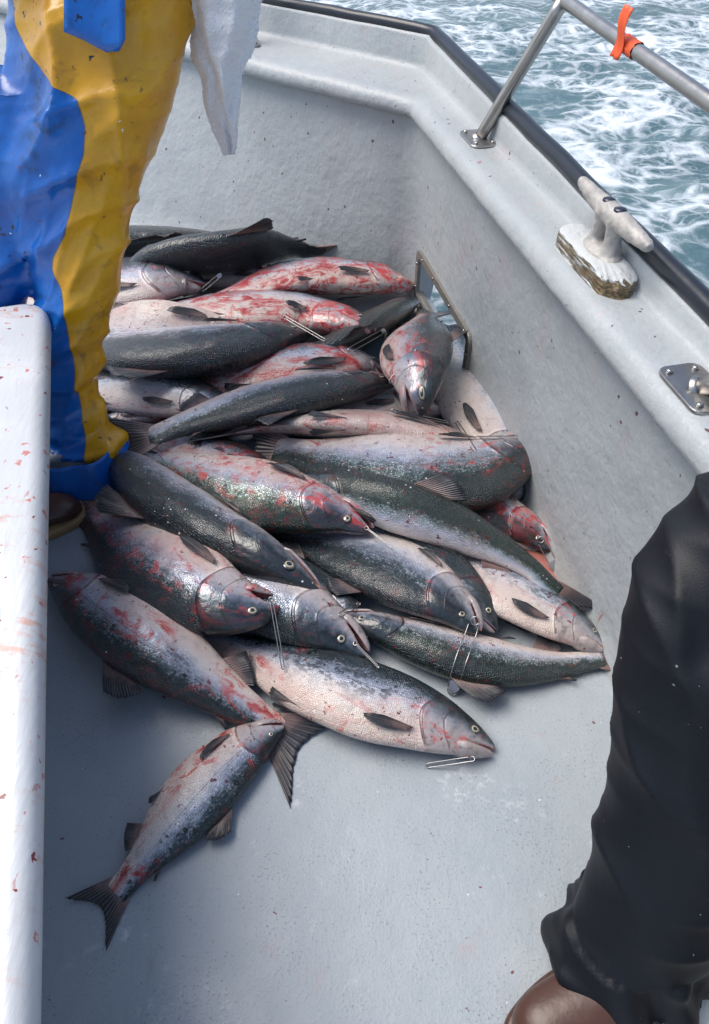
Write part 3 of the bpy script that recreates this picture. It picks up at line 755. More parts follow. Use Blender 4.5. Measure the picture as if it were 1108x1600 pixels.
def salmon(num, label, pts, hint='dn', roll=(-15,), depth=1., thick=1., mouth=5, fins=1., order_lift=0., zfix=None, tail=1., mat=None, pect=25, sink=.80, bend=2, pink=.3, head=None):
    seed = num; P, Dp, Yw = settle(pts, hint, roll, depth, thick, zfix, order_lift, sink, bend)
    L = np.linalg.norm(np.diff(P, axis=0), axis=1).sum(); fr = Frame(P, hint, roll, L)
    m = fish_mat(seed, **(mat or {}))
    base = P[len(P)//2].copy(); base[2] = max(0, base[2]-.05)
    root = empty('salmon', base, label, 'fish', 'salmon heaped on the deck')
    tt = np.linspace(0, 1, NX); xs = BODY_END*(tt**1.35)
    zt, zb, yw = prof(xs); zt = zt*depth; zb = zb*depth; yw = yw*thick*.90
    mod = np.array([1+.055*mnoise.noise(Vector((x*5.5, num*3.7, 0))) for x in xs]); zb = zb*(1+(mod-1)*1.6); zt = zt*mod
    ph = np.linspace(0, 2*math.pi, NA, endpoint=False)
    V, dv, gx, inn, pre, xx = [], [], [], [], [], []
    for i, x in enumerate(xs):
        c = (zt[i]+zb[i])/2; h = (zt[i]-zb[i])/2
        for a in ph:
            sa, ca = math.sin(a), math.cos(a)
            d = sa; z = c+h*sa; y = yw[i]*np.sign(ca)*abs(ca)**(.86 if x > .2 else .62+.24*x/.2)
            if z < c: y *= 1-.16*max(0, (c-z)/h)*(x > .1)
            g_ = x-float(gill_x(d)); 
            if -.9 < d < .75 and x > .09:      # gill cover stands a little proud of the body behind it
                y += np.sign(y)*.0055*thick*(1/(1+math.exp(g_*700)))*max(0, 1-abs(d)**4)*min(1, (x-.09)*20)
            p2 = x-float(.155-.05*abs(d+.1)**1.6)
            if x > .07: y += np.sign(y)*.0018*(1/(1+math.exp(p2*600)))*max(0, 1-d*d)
            # eye socket
            e = math.hypot(x-.074, z-.010*depth); y -= np.sign(y)*.0035*math.exp(-(e/.012)**2)*(abs(ca) > .2)
            y *= 1+.07*mnoise.noise(Vector((x*7+num, z*10, num*1.3)))+.03*mnoise.noise(Vector((x*22+num, z*30, num*1.3)))
            isin = 0.
            zm = zmouth(x)*depth
            k = 1-np.clip((x-.082)/.006, 0, 1)
            if z < zm and k > 0:
                nz_ = zm+(z-zm)*(1-k*.96); isin = k; z = nz_; y *= 1-.10*k
            V.append((x, y, z)); dv.append(d); gx.append(g_); inn.append(isin); pre.append(p2 if x > .05 else .1); xx.append(x)
    F = []
    for i in range(NX-1):
        for j in range(NA): k = (j+1) % NA; F.append((i*NA+j, i*NA+k, (i+1)*NA+k, (i+1)*NA+j))
    F.append(tuple(range(NA))[::-1]); F.append(tuple((NX-1)*NA+j for j in range(NA)))
    # lower jaw, hinged below the eye
    o_ = len(V); mj = 26; kj = 24; ma = math.radians(mouth); hx, hz = .094, zmouth(.094)*depth
    for i in range(mj):
        t = i/(mj-1); x = -.004+.116*t; xq = max(x, .001)
        zt_, zb_, yw_ = prof(xq+.004); zm = (zmouth(max(x, 0))-.0008)*depth; zb_ = zb_*depth; tipr = min(1, math.sqrt(max(.0, t)*9))
        zb_ = zm+(zb_-zm)*(.30+.70*tipr)*(1 if x < .085 else 1-(x-.085)*6); yw_ = yw_*thick*(.25+.75*tipr)*.96*(1 if x < .09 else 1-(x-.09)*14)
        for j in range(kj):
            a = 2*math.pi*j/kj; sa, ca = math.sin(a), math.cos(a)
            if sa >= 0: z = zm-.004*depth*(1-abs(ca))*math.sin(sa*1.5)*(tipr); ii = .9 if abs(ca) < .86 else .15
            else: z = zm+(zb_-zm)*(-sa)**.9; ii = 0.
            y = yw_*np.sign(ca)*abs(ca)**.8
            dx, dz = x-hx, z-hz; X = hx+dx*math.cos(ma)+dz*math.sin(ma)*1.0; Z = hz-(-dx)*math.sin(ma)+dz*math.cos(ma)
            V.append((X, y, Z)); dv.append(-.75 if sa < 0 else -.5); gx.append(-.06); inn.append(ii); pre.append(.1); xx.append(x)
    for i in range(mj-1):
        for j in range(kj): k = (j+1) % kj; F.append((o_+i*kj+j, o_+i*kj+k, o_+(i+1)*kj+k, o_+(i+1)*kj+j))
    F.append(tuple(o_+j for j in range(kj))[::-1])
    V = np.array(V); W_ = fr.w(V*L); W_[:, 2] = np.maximum(W_[:, 2], .0015)
    mk('body', W_, F, m, root, attrs={'rest': V*L, 'dv': dv, 'gx': gx, 'inner': inn, 'pre': pre, 'xx': xx})
    # eyes
    for sd_ in (1, -1):
        ex, ez = .074, .010*depth; zt_, zb_, yw_ = prof(ex); ct_ = (zt_+zb_)/2*depth; hh = (zt_-zb_)/2*depth
        ey = yw_*thick*abs(math.cos(math.asin(min(1, (ez-ct_)/hh))))**.70-.0012
        Ve, er, Fe = [], [], []; R_ = .0126; kr = 9; ka = 24
        for i in range(kr):
            q = i/(kr-1)*1.25; 
            for j in range(ka):
                a = 2*math.pi*j/ka; rr_ = R_*math.sin(min(q, 1.25)*1.1)/math.sin(1.1*1.25); hgt = .0052*(math.cos(q*1.15)-.25)
                Ve.append((ex+rr_*math.cos(a)*1.08, sd_*(ey-.0028+hgt), ez+rr_*math.sin(a))); er.append(min(1, rr_/R_))
        for i in range(kr-1):
            for j in range(ka): k = (j+1) % ka; Fe.append((i*ka+j, i*ka+k, (i+1)*ka+k, (i+1)*ka+j))
        Ve = np.array(Ve)*L; mk('eye', fr.w(Ve), Fe, M['eye'], root, attrs={'er': er})
    # fins, in units of body length
    dz = depth
    def top(x): return float(np.interp(x, XS, ZT))*dz
    def bot(x): return float(np.interp(x, XS, ZB))*dz
    tz = .112*tail
    fin_mesh(fr, 'tail_fin', root, (.872, 0, .040*dz), (.872, 0, -.040*dz), [(1.035, 0, tz*1.0), (1.02, .0, tz*.80), (.985, 0, tz*.42), (.965, 0, 0), (.985, 0, -tz*.42), (1.02, 0, -tz*.80), (1.035, 0, -tz)], 35, 10, seed=num, pink=.25, wav=.004, th=.0035)
    fin_mesh(fr, 'dorsal_fin', root, (.40, 0, top(.40)*.97), (.515, 0, top(.515)*.96), [(.475, .004, top(.44)+.062), (.51, .010, top(.44)+.055), (.545, .012, top(.5)+.030), (.558, .006, top(.55)+.014)], 15, 6, seed=num+1, pink=.1, wav=.006)
    fin_mesh(fr, 'adipose_fin', root, (.725, 0, top(.725)*.96), (.755, 0, top(.755)*.96), [(.765, .001, top(.75)+.010), (.778, .002, top(.75)+.018), (.785, .002, top(.75)+.012)], 7, 5, seed=num+2, pink=.2, wav=.002, th=.0025)
    fin_mesh(fr, 'anal_fin', root, (.665, 0, bot(.665)*.95), (.755, 0, bot(.755)*.95), [(.705, .004, bot(.67)-.052), (.735, .008, bot(.70)-.040), (.765, .006, bot(.73)-.020), (.778, .003, bot(.76)-.010)], 13, 6, seed=num+3, pink=pink, wav=.005)
    for sd_ in (1, -1):
        yb = .018*sd_*thick
        fin_mesh(fr, 'pelvic_fin', root, (.50, yb, bot(.50)*.93), (.535, yb*1.1, bot(.53)*.90), [(.595, yb*1.9+.004*sd_, bot(.55)*.86), (.602, yb*1.5, bot(.56)*.98), (.585, yb*1.1, bot(.56)-.012)], 10, 6, seed=num+4+sd_, pink=pink, wav=.003)
        zp = -.064*dz; zt_, zb_, yw_ = prof(.235); c_ = (zt_+zb_)/2*dz; hh = (zt_-zb_)/2*dz
        def ysurf(x, z):
            a_, b_, y_ = prof(x); cc_ = (a_+b_)/2*dz; h_ = (a_-b_)/2*dz; q = min(.995, abs((z-cc_)/h_)); return y_*thick*math.cos(math.asin(q))**.86
        dn = math.radians(pect+((num*37) % 23)-11)*.5; fl = .82+.035*((num*7) % 9)
        tips = []
        for (lx, lz) in ((.085, .012), (.115, .009), (.136, .001), (.122, -.012), (.085, -.021), (.050, -.020)):
            lx *= fl; X = .225+lx*math.cos(dn)+lz*math.sin(dn); Z = zp-lx*math.sin(dn)*.6+lz*(.75+.05*((num*5) % 7))
            Z = max(Z, bot(X)*.98); tips.append((X, sd_*(ysurf(X, Z)+.007), Z))
        fin_mesh(fr, 'pectoral_fin', root, (.222, sd_*(ysurf(.222, zp+.005)+.001), zp+.005), (.232, sd_*(ysurf(.226, zp-.007)+.001), zp-.007), tips, 13, 8, seed=num+7+sd_, pink=pink*.8, wav=.003, th=.0016)
    stamp(fr, depth, thick); FRAMES.append((num, fr, L)); return fr
D = dict
FISH = [
 # num, label, points snout..tail-fork in photo pixels, dorsal hint, kwargs          (bottom of the heap first)
 (40, 'pale pink salmon flank glimpsed deep in the heap below the bloodiest fish', [(420, 560), (330, 545), (240, 540), (140, 545), (60, 560)], 'up', D(mat=D(blood=.5, pink=.8), zfix=(.045,))),
 (41, 'pale salmon belly glimpsed in the gap in the middle of the heap', [(585, 985), (510, 935), (430, 895), (340, 850), (270, 830)], 'up', D(mat=D(blood=.2, pink=.9), roll=(10,), zfix=(.045,))),
 (42, 'pinkish salmon showing only between the curved tail-on fish and the head-on one', [(700, 640), (610, 632), (500, 650), (400, 665), (310, 690)], 'up', D(mat=D(blood=.6, pink=.8), zfix=(.055,))),
 (43, 'dark salmon buried under the front of the heap', [(700, 800), (620, 810), (520, 790), (420, 760), (330, 730)], 'dn', D(mat=D(dark=.3), zfix=(.05,))),
 (31, 'pale salmon flank showing behind the upright clip at the rear', [(470, 445), (400, 435), (330, 428), (250, 428), (160, 440)], 'up', D(depth=1.1, roll=(-10,), mat=D(blood=.7, pink=.7), zfix=(.05,))),
 (29, 'grey green salmon at the very back of the heap, half behind the yellow trousers', [(60, 400), (130, 380), (215, 378), (300, 376), (370, 378), (452, 376)], 'dn', D(depth=1.199, roll=(28,), mat=D(dark=.35, green=.4, blood=.1, slough=.8), order_lift=.05)),
 (28, 'nearly black salmon lying back up along the rear of the heap', [(185, 440), (240, 412), (330, 398), (410, 392), (480, 392), (540, 400)], 'dn', D(roll=(52,), mat=D(dark=.55, blood=.1), depth=1.1445, order_lift=.03)),
 (27, 'silver salmon whose head ends in a clip beside the yellow trousers', [(322, 444), (280, 437), (210, 440), (100, 455), (0, 470), (-60, 480)], 'up', D(depth=1.417, mouth=13, roll=(5,), mat=D(blood=.6, pink=.6), order_lift=.02)),
 (18, 'dark green backed salmon wedged between the scupper and the bloody belly', [(655, 470), (620, 488), (560, 522), (490, 560), (400, 590), (320, 610)], 'dn', D(zfix=(.05, .06, .05, .04, .03), depth=1.199, roll=(45,), mat=D(dark=.4, green=.5, blood=.1), order_lift=.0)),
 (19, 'plump salmon with the bloodiest side, snout touching the scupper frame', [(650, 446), (600, 437), (530, 431), (450, 436), (370, 456), (280, 480)], 'up', D(roll=(-12,), depth=1.3952, thick=1.1, mat=D(blood=1.25, pink=.7, dark=-.1, slough=.3), order_lift=.03)),
 (20, 'pale salmon with parted jaws and a blood clot on its pale flank', [(588, 516), (540, 503), (450, 487), (350, 484), (260, 490), (150, 505)], 'up', D(roll=(-14,), mouth=13, depth=1.2426, mat=D(blood=1.15, pink=.7, dark=-.25, slough=.1))),
 (30, 'pale belly with one dark fin beside the yellow trousers', [(420, 545), (330, 530), (250, 524), (160, 524), (60, 530)], 'dn', D(roll=(-50,), mat=D(blood=.4, pink=.6, dark=-.3), depth=1.09)),
 (22, 'blood flecked salmon with gaping mouth behind the curved dark fish', [(605, 585), (560, 566), (480, 570), (390, 585), (300, 610), (200, 640)], 'up', D(depth=1.199, roll=(-8,), mouth=18, mat=D(blood=1.1, pink=.8, dark=-.1))),
 (21, 'dark blue backed salmon pierced by a clip, third from the back wall', [(490, 520), (450, 524), (370, 540), (280, 550), (180, 548), (60, 535)], 'dn', D(roll=(8,), mat=D(dark=.12, blood=.35, slough=1.), depth=1.0464, mouth=3)),
 (24, 'silver flecked salmon with grey gill plate beside the yellow trouser leg', [(362, 642), (318, 628), (240, 612), (170, 606), (90, 612), (20, 625)], 'up', D(zfix=(.13, .10, .07, .05), roll=(6,), mat=D(blood=.35, slough=.7, dark=-.05), depth=1.199)),
 (25, 'dark finned salmon with a raw red gill next to the trouser cuff', [(140, 668), (185, 655), (240, 648), (300, 650), (360, 662)], 'up', D(zfix=(.045,), roll=(-20,), mat=D(blood=1., pink=.8), depth=0.9)),
 (26, 'speckled blood red salmon squeezed behind the long one with pink belly', [(450, 756), (400, 735), (330, 712), (260, 694), (190, 680), (110, 670)], 'up', D(roll=(-10,), mat=D(blood=1., pink=.7, slough=.8), depth=1.0355)),
 (15, 'pink bellied salmon lying behind the big speckled blue one', [(770, 712), (700, 692), (610, 672), (520, 664), (420, 668), (310, 690)], 'up', D(roll=(-42,), mat=D(blood=.8, pink=1., dark=-.5, slough=.1), depth=1.35)),
 (17, 'pale salmon against the side wall with its tail at the scupper and mouth wide open', [(806, 788), (806, 735), (775, 665), (738, 605), (712, 555), (700, 500)], 'rt', D(roll=(-5,), mouth=26, mat=D(blood=.1, pink=.35, dark=-.25, slough=.6), depth=1.308, order_lift=-.01)),
 (13, 'salmon with a bright red gash behind its head, beside the wall', [(862, 862), (825, 830), (760, 798), (680, 775), (600, 760), (520, 750)], 'dn', D(roll=(-10,), mouth=6, mat=D(blood=1.1, pink=.4, dark=.1), depth=1.1445, bend=1)),
 (11, 'bright silver salmon with white belly and dark pectoral fin near the black trousers', [(948, 1015), (905, 985), (840, 945), (760, 900), (680, 860), (590, 815)], 'up', D(roll=(-12,), mat=D(blood=.45, pink=.5, dark=-.25, slough=.9), depth=1.3298)),
 (10, 'salmon mostly hidden behind the big blue one, its eye just showing', [(778, 985), (745, 945), (690, 895), (620, 850), (540, 820), (450, 800)], 'up', D(roll=(14,), mat=D(blood=.3, dark=.15), depth=1.09)),
 (23, 'long dark salmon curving across the heap with its tail at the trouser cuff', [(622, 600), (580, 600), (500, 610), (400, 630), (300, 658), (240, 680), (186, 692)], 'dn', D(zfix=(.13, .18, .18, .16, .14, .12), roll=(18, 8, -30), mat=D(dark=.05, green=.15, blood=.35, slough=.3), depth=0.981, mouth=3, tail=.9)),
 (16, 'salmon facing the camera with open toothy mouth near the scupper', [(657, 652), (656, 606), (652, 556), (654, 520), (664, 498), (684, 484)], 'rt', D(roll=(20, 16, 10), mouth=20, mat=D(blood=.8, pink=.9, dark=.05, slough=.9), depth=1.2535, thick=1.15, zfix=(.175, .235, .25, .20, .11, .05))),
 (14, 'big speckled blue green salmon bent upward with a clip along its head', [(845, 688), (812, 706), (745, 734), (650, 742), (560, 728), (470, 708), (380, 698)], 'dn', D(roll=(2, -8, -15), mat=D(dark=-.02, green=.3, blood=.6, flecks=1., slough=.5), depth=1.308, mouth=2)),
 (4, 'green backed salmon with hook in its mouth, tail ending at the black trousers', [(530, 962), (575, 975), (650, 1002), (740, 1030), (840, 1040), (920, 1032), (985, 1018)], 'dn', D(roll=(10, -8), mat=D(dark=.04, green=.45, blood=.35, slough=.9), depth=0.82)),
 (9, 'large steel blue salmon with a flat ended clip hanging from its mouth', [(746, 990), (705, 945), (640, 905), (570, 872), (490, 845), (400, 815)], 'dn', D(roll=(2,), mat=D(dark=.02, blood=.2, slough=.5, flecks=.5), depth=1.308, mouth=7)),
 (12, 'long brownish salmon lying back up with its head to the left', [(452, 746), (500, 757), (590, 780), (690, 815), (775, 855), (830, 890), (856, 914), (886, 938), (918, 966)], 'up', D(roll=(48, 40, 30), mat=D(dark=.30, green=.7, blood=.15, slough=.3, flecks=.8), depth=0.7, pink=.5, tail=.5)),
 (3, 'silvery pink bellied salmon lying whole on the open deck with a hook under its jaw', [(774, 1170), (730, 1150), (640, 1113), (540, 1080), (440, 1040), (360, 1008), (280, 975)], 'up', D(roll=(-4,), mouth=7, mat=D(blood=.55, pink=.7, dark=-.22, slough=1.0, flecks=.1), depth=1.06, pect=10)),
 (6, 'slim silver salmon with wire in its mouth, under the gaping one', [(570, 1028), (525, 990), (450, 948), (370, 908), (280, 868), (200, 820), (165, 790)], 'dn', D(roll=(-10,), mat=D(blood=.2, pink=.3, dark=-.12), depth=1.0573, mouth=9)),
 (7, 'dark salmon sprinkled with white scales, head down in the heap', [(498, 925), (455, 898), (380, 856), (300, 812), (235, 764), (190, 712), (160, 660), (140, 620)], 'dn', D(zfix=(.12, .15, .15, .11, .05, .03), roll=(14,), mat=D(dark=.16, blood=.3, flecks=1.1, slough=.8), depth=.68, mouth=3)),
 (8, 'olive and pink salmon lying full length just behind the dark sprinkled one', [(580, 832), (530, 806), (450, 785), (370, 768), (290, 738), (218, 708), (172, 704)], 'dn', D(zfix=(.13, .15, .15, .12, .07, .04), roll=(-14,), mat=D(dark=-.04, green=.8, blood=.9, pink=.9, slough=.2, flecks=.4), depth=1.06, mouth=7)),
 (5, 'gaping salmon with blood down its side and its tail by the boot', [(438, 950), (395, 953), (330, 935), (260, 895), (195, 850), (150, 812), (118, 775)], 'dn', D(roll=(-12,), mouth=20, mat=D(blood=.8, pink=.8, dark=.0, slough=.7, flecks=.2), depth=1.308)),
 (2, 'large spotted salmon with its head under the white counter edge', [(76, 905), (122, 928), (190, 975), (270, 1030), (345, 1080), (410, 1125), (488, 1178)], 'dn', D(roll=(-10,), mouth=5, mat=D(blood=.85, pink=.5, dark=-.14, green=.2, slough=.9), depth=.97, tail=1.25)),
 (1, 'small bright salmon nearest the camera with its forked tail on bare deck', [(446, 1136), (412, 1152), (355, 1195), (290, 1265), (235, 1330), (190, 1385), (146, 1432)], 'rt', D(roll=(-8,), mouth=9, mat=D(blood=.75, pink=.35, dark=-.42, slough=.3, flecks=.0), depth=1.3, thick=1.1, tail=1.15, pect=0)),
]
for (num, label, pts, hint, kw) in FISH:
    salmon(num, label, pts, hint, **kw)
# ------------------------------------------------------------------ blood on the deck by the wall
def blood_mat():
    g = NG('watery_blood'); c = g.n('NewGeometry').outputs['Position']; n = g.noise(c, 14, 5, .6)
    g.P(Base_Color=g.mix(n, (.30, .085, .065), (.46, .20, .17)), Roughness=.16, Coat_Weight=.5, Coat_Roughness=.05, Normal=g.bump(g.noise(c, 40, 3), .12, .003)); return g.m
def puddle():
    pts = catmull([(690, 800), (770, 752), (826, 752), (846, 806), (872, 850), (902, 908), (930, 958), (934, 985), (890, 990), (840, 930), (760, 870), (690, 800)], 60)[:-1]
    P = [un(u, v, 0) for u, v in pts]
    c = sum(P)/len(P); rows = [[(p[0], p[1], .0012) for p in P], [(*(c[:2]+(p[:2]-c[:2])*.985), .0032) for p in P], [(*(c[:2]+(p[:2]-c[:2])*.5), .0036) for p in P]]
    b = MB().grid(rows, True); b.f.append(tuple(2*len(P)+k for k in range(len(P))))
    o = b.build('blood_puddle', blood_mat()); fixn(o); tag(o, 'watery red blood pooled on the deck along the foot of the side wall', 'puddle')
puddle()

# ------------------------------------------------------------------ steel clips and hooks in the fishes' mouths
def on_heap(u, v, lift=.006):
    r = ray(u, v)
    for t in np.arange(.6, 4, .002):
        x, y, z = r[0]*t, r[1]*t, H+r[2]*t
        if z < float(hf(np.array([x]), np.array([y]))[0])+lift or z < lift: return np.array([x, y, max(z, lift)])
def clip(label, p0, p1, wd=.008, cap=False, coil=True, rad=.0014, l0=.010, l1=.006):
    A = on_heap(*p0, l0); B = on_heap(*p1, l1); ax = B-A; Lc = np.linalg.norm(ax); ax /= Lc
    view = (A+B)/2-np.array([0, 0, H]); sd = np.cross(ax, view); sd /= np.linalg.norm(sd); nn = np.cross(sd, ax)
    def lift(P): return [np.array([p[0], p[1], max(p[2], float(hf(p[0:1], p[1:2])[0])+.004)]) for p in P]
    e = empty('stringer_clip', (A+B)/2, label, 'clip', 'steel clips through the fish jaws')
    pts = [A-sd*wd*.5+ax*.004]
    pts += [A+ax*(k*Lc)-sd*wd*.5*(1+.10*math.sin(3*k)) for k in np.linspace(.05, .94, 8)]
    pts += [B-ax*wd*.5+(-sd*math.cos(q)+ax*math.sin(q))*wd*.5 for q in np.linspace(.15, math.pi-.15, 9)]
    pts += [A+ax*(k*Lc)+sd*wd*.5*(1+.06*math.sin(4*k)) for k in np.linspace(.94, .05, 8)]
    if coil:
        cr = max(.005, wd*.42); c = A-ax*cr*.6
        pts += [c+cr*(sd*math.cos(q)-ax*math.sin(q))+nn*.0016*q/3 for q in np.linspace(0, 2*math.pi*1.35, 22)]
    if wd > .021: pts = lift(pts)
    MB().tube(pts, rad, 8).build('wire', M['wire'], e)
    if cap:
        hw = wd*.5+.0022; cl = wd*1.05; rows = []
        out = [B-ax*(hw+cl)+sd*hw, B-ax*(hw+cl)-sd*hw]+[B-ax*hw+(-sd*math.cos(q)+ax*math.sin(q))*hw for q in np.linspace(0, math.pi, 12)]
        b = MB(); up_ = np.array([0, 0, .012 if wd > .021 else 0.]); b.prism([p-nn*.0022+up_ for p in out], None, nn*.0044); fixn(b.build('cap', M['steel'], e, smooth=False))
CL = [
 ('long steel wire clip hanging down from the jaws of the gaping salmon', (424, 938), (443, 1046), .0065, False),
 ('flat ended steel clip hanging from the snout of the big steel blue salmon', (741, 974), (705, 1086), .024, True),
 ('short bright wire at the snout of the olive and pink salmon', (574, 826), (612, 855), .003, False),
 ('thin wire at the snout of the slim silver salmon', (556, 1006), (592, 1043), .003, False),
 ('steel hook lying on bare deck under the jaw of the whole silvery salmon', (736, 1186), (666, 1197), .009, False),
 ('shiny rounded clip end by the wall under the salmon with the red gash', (846, 846), (872, 894), .020, True),
 ('long clip lying along the head of the big speckled upward bent salmon', (836, 683), (742, 684), .008, False),
 ('flat clip across the cheek of the salmon facing the camera', (612, 594), (660, 540), .013, True),
 ('thin dark clip under the jaw of the salmon facing the camera', (616, 642), (700, 660), .006, False),
 ('looped wire clip on the white throat of the salmon by the side wall', (714, 660), (742, 704), .010, False),
 ('wide wire clip under the parted jaws of the salmon with the clot', (548, 546), (602, 516), .015, True),
 ('slim steel clip through the snout of the dark blue backed salmon', (446, 496), (508, 532), .008, False),
 ('bent clip standing up at the snout of the rearmost silver salmon', (318, 452), (346, 428), .012, True),
 ('clip on the snout of the large spotted salmon by the white counter', (64, 906), (104, 909), .006, False),
 ('curled hook in the mouth of the green backed salmon', (560, 944), (530, 962), .010, False),
]
for (lb, p0, p1, wd, cp) in CL: clip(lb, p0, p1, wd, cp)

# ------------------------------------------------------------------ people
def oilskin():
    g = NG('blue_and_yellow_oilskin'); c = g.n('NewGeometry').outputs['Position']; pa = g.attr('panel').outputs['Fac']
    n = g.noise(c, 7, 5, .6)
    ye = g.mix(g.step(n, .35, .7), (.80, .40, .006), (.62, .29, .006))
    ye = g.mix(g.mul(g.step(g.noise(c, 12, 6, .7, .5), .52, .70), .6), ye, (.26, .12, .02))
    bl = g.mix(g.step(n, .35, .7), (.004, .15, .56), (.003, .095, .40))
    bl = g.mix(g.mul(g.step(g.noise(c, 5, 5, .7), .56, .68), .7), bl, (.006, .04, .11))
    col = g.mix(g.step(pa, -.0012, .0012), bl, ye)
    col = g.mix(g.mul(g.step(g.math('ABSOLUTE', pa), .0032, .0012), .5), col, (.02, .045, .08))
    dn = g.cells(g.mapv(c, (1, 1, .6)), 34, .14, .55, 1.3); col = g.mix(g.mul(dn, .75), col, (.10, .03, .015))
    dk = g.mul(g.cells(g.mapv(c, loc=(4, 4, 4)), 42, .20, .40, 1.2), g.step(g.noise(c, 4, 3), .52, .6)); col = g.mix(dk, col, (.015, .010, .014))
    wf = g.cells(g.mapv(c, loc=(1, 5, 2)), 38, .08, .12, .5); col = g.mix(wf, col, (.8, .82, .84))
    g.P(Base_Color=col, Roughness=g.math('MULTIPLY_ADD', n, .22, .18), Specular_IOR_Level=.5, Coat_Weight=.25, Coat_Roughness=.15, Normal=g.bump(g.noise(c, 45, 5, .6), .3, .004)); return g.m
def blackcloth():
    g = NG('black_waterproof_cloth'); c = g.n('NewGeometry').outputs['Position']; n = g.noise(c, 9, 5, .6)
    col = g.mix(n, (.0035, .0045, .0075), (.006, .0075, .0115))
    col = g.mix(g.mul(g.step(g.noise(c, 18, 6, .75, .6), .60, .72), g.step(g.noise(c, 4.5, 3), .52, .62), .08), col, (.25, .27, .28))
    wf = g.cells(c, 34, .07, .10, .5); col = g.mix(wf, col, (.7, .72, .72))
    wf = g.cells(g.mapv(c, loc=(3, 3, 3)), 70, .12, .10, .5); col = g.mix(g.mul(wf, .5), col, (.4, .42, .42))
    g.P(Base_Color=col, Roughness=.52, Specular_IOR_Level=.35, Normal=g.bump(g.noise(c, 320, 3), .25, .0015)); return g.m
M['oil'] = oilskin(); M['black'] = blackcloth()
def towel_mat():
    g = NG('white_terry_cloth'); c = g.coord(); n = g.noise(c, 9, 4)
    rib = g.noise(g.mapv(c, (1, 1, 3), rot=(0, .6, 0)), 90, 4, .7)
    col = g.mix(n, (.84, .84, .86), (.90, .90, .91)); col = g.mix(g.cells(c, 30, .06, .2, .8), col, (.42, .10, .14))
    g.P(Base_Color=col, Roughness=1., Specular_IOR_Level=.1, Normal=g.bump(g.math('ADD', rib, g.mul(g.noise(c, 300, 3), 1.)), .5, .005)); return g.m
M['towel'] = towel_mat()
def ell(c, ax, ay, rx, ry, n=40):
    return [np.array(c)+np.array(ax)*rx*math.cos(q)+np.array(ay)*ry*math.sin(q) for q in np.linspace(0, 2*math.pi, n, endpoint=False)]
def fuse(b, vox=.012, smooth=4):
    """joins overlapping closed lofts into one continuous surface"""
    me = bpy.data.meshes.new('t'); me.from_pydata(b.v, [], b.f); me.update(); o = bpy.data.objects.new('t', me); COL.objects.link(o)
    fixn(o)
    m = o.modifiers.new('r', 'REMESH'); m.mode = 'VOXEL'; m.voxel_size = vox
    m = o.modifiers.new('s', 'SMOOTH'); m.factor = .6; m.iterations = smooth
    dg = bpy.context.evaluated_depsgraph_get(); ev = o.evaluated_get(dg); me2 = bpy.data.meshes.new_from_object(ev)
    V = np.array([v.co[:] for v in me2.vertices]); N = np.array([v.normal[:] for v in me2.vertices]); F = [tuple(p.vertices) for p in me2.polygons]
    bpy.data.objects.remove(o); bpy.data.meshes.remove(me); bpy.data.meshes.remove(me2)
    return V, N, F
def fold(p, dirs, warp=1.4):
    """soft drag folds: warped ridges running across direction vectors"""
    s = 0
    for (d, fr_, am, ph) in dirs:
        w_ = mnoise.noise(Vector((p[0]*3.1+ph, p[1]*3.1, p[2]*2.3)))*warp
        a = (p[0]*d[0]+p[1]*d[1]+p[2]*d[2])*fr_+w_*2+ph
        msk = max(0, .35+.9*mnoise.noise(Vector((p[0]*4-ph, p[1]*4, p[2]*3.2+ph))))
        s += am*(1-abs(math.sin(a)))**1.8*msk
    return s
class Plane:                       # standing plane Y = y0 + k z through a leg
    def __init__(s, y0, k): s.y0, s.k = y0, k
    def hit(s, u, v): r = ray(u, v); t = (s.y0+s.k*H)/(r[1]-s.k*r[2]); return np.array([r[0]*t, r[1]*t, H+r[2]*t])
def arms_head(e, b, sh, head, hands, mats, rad=.055):
    pass
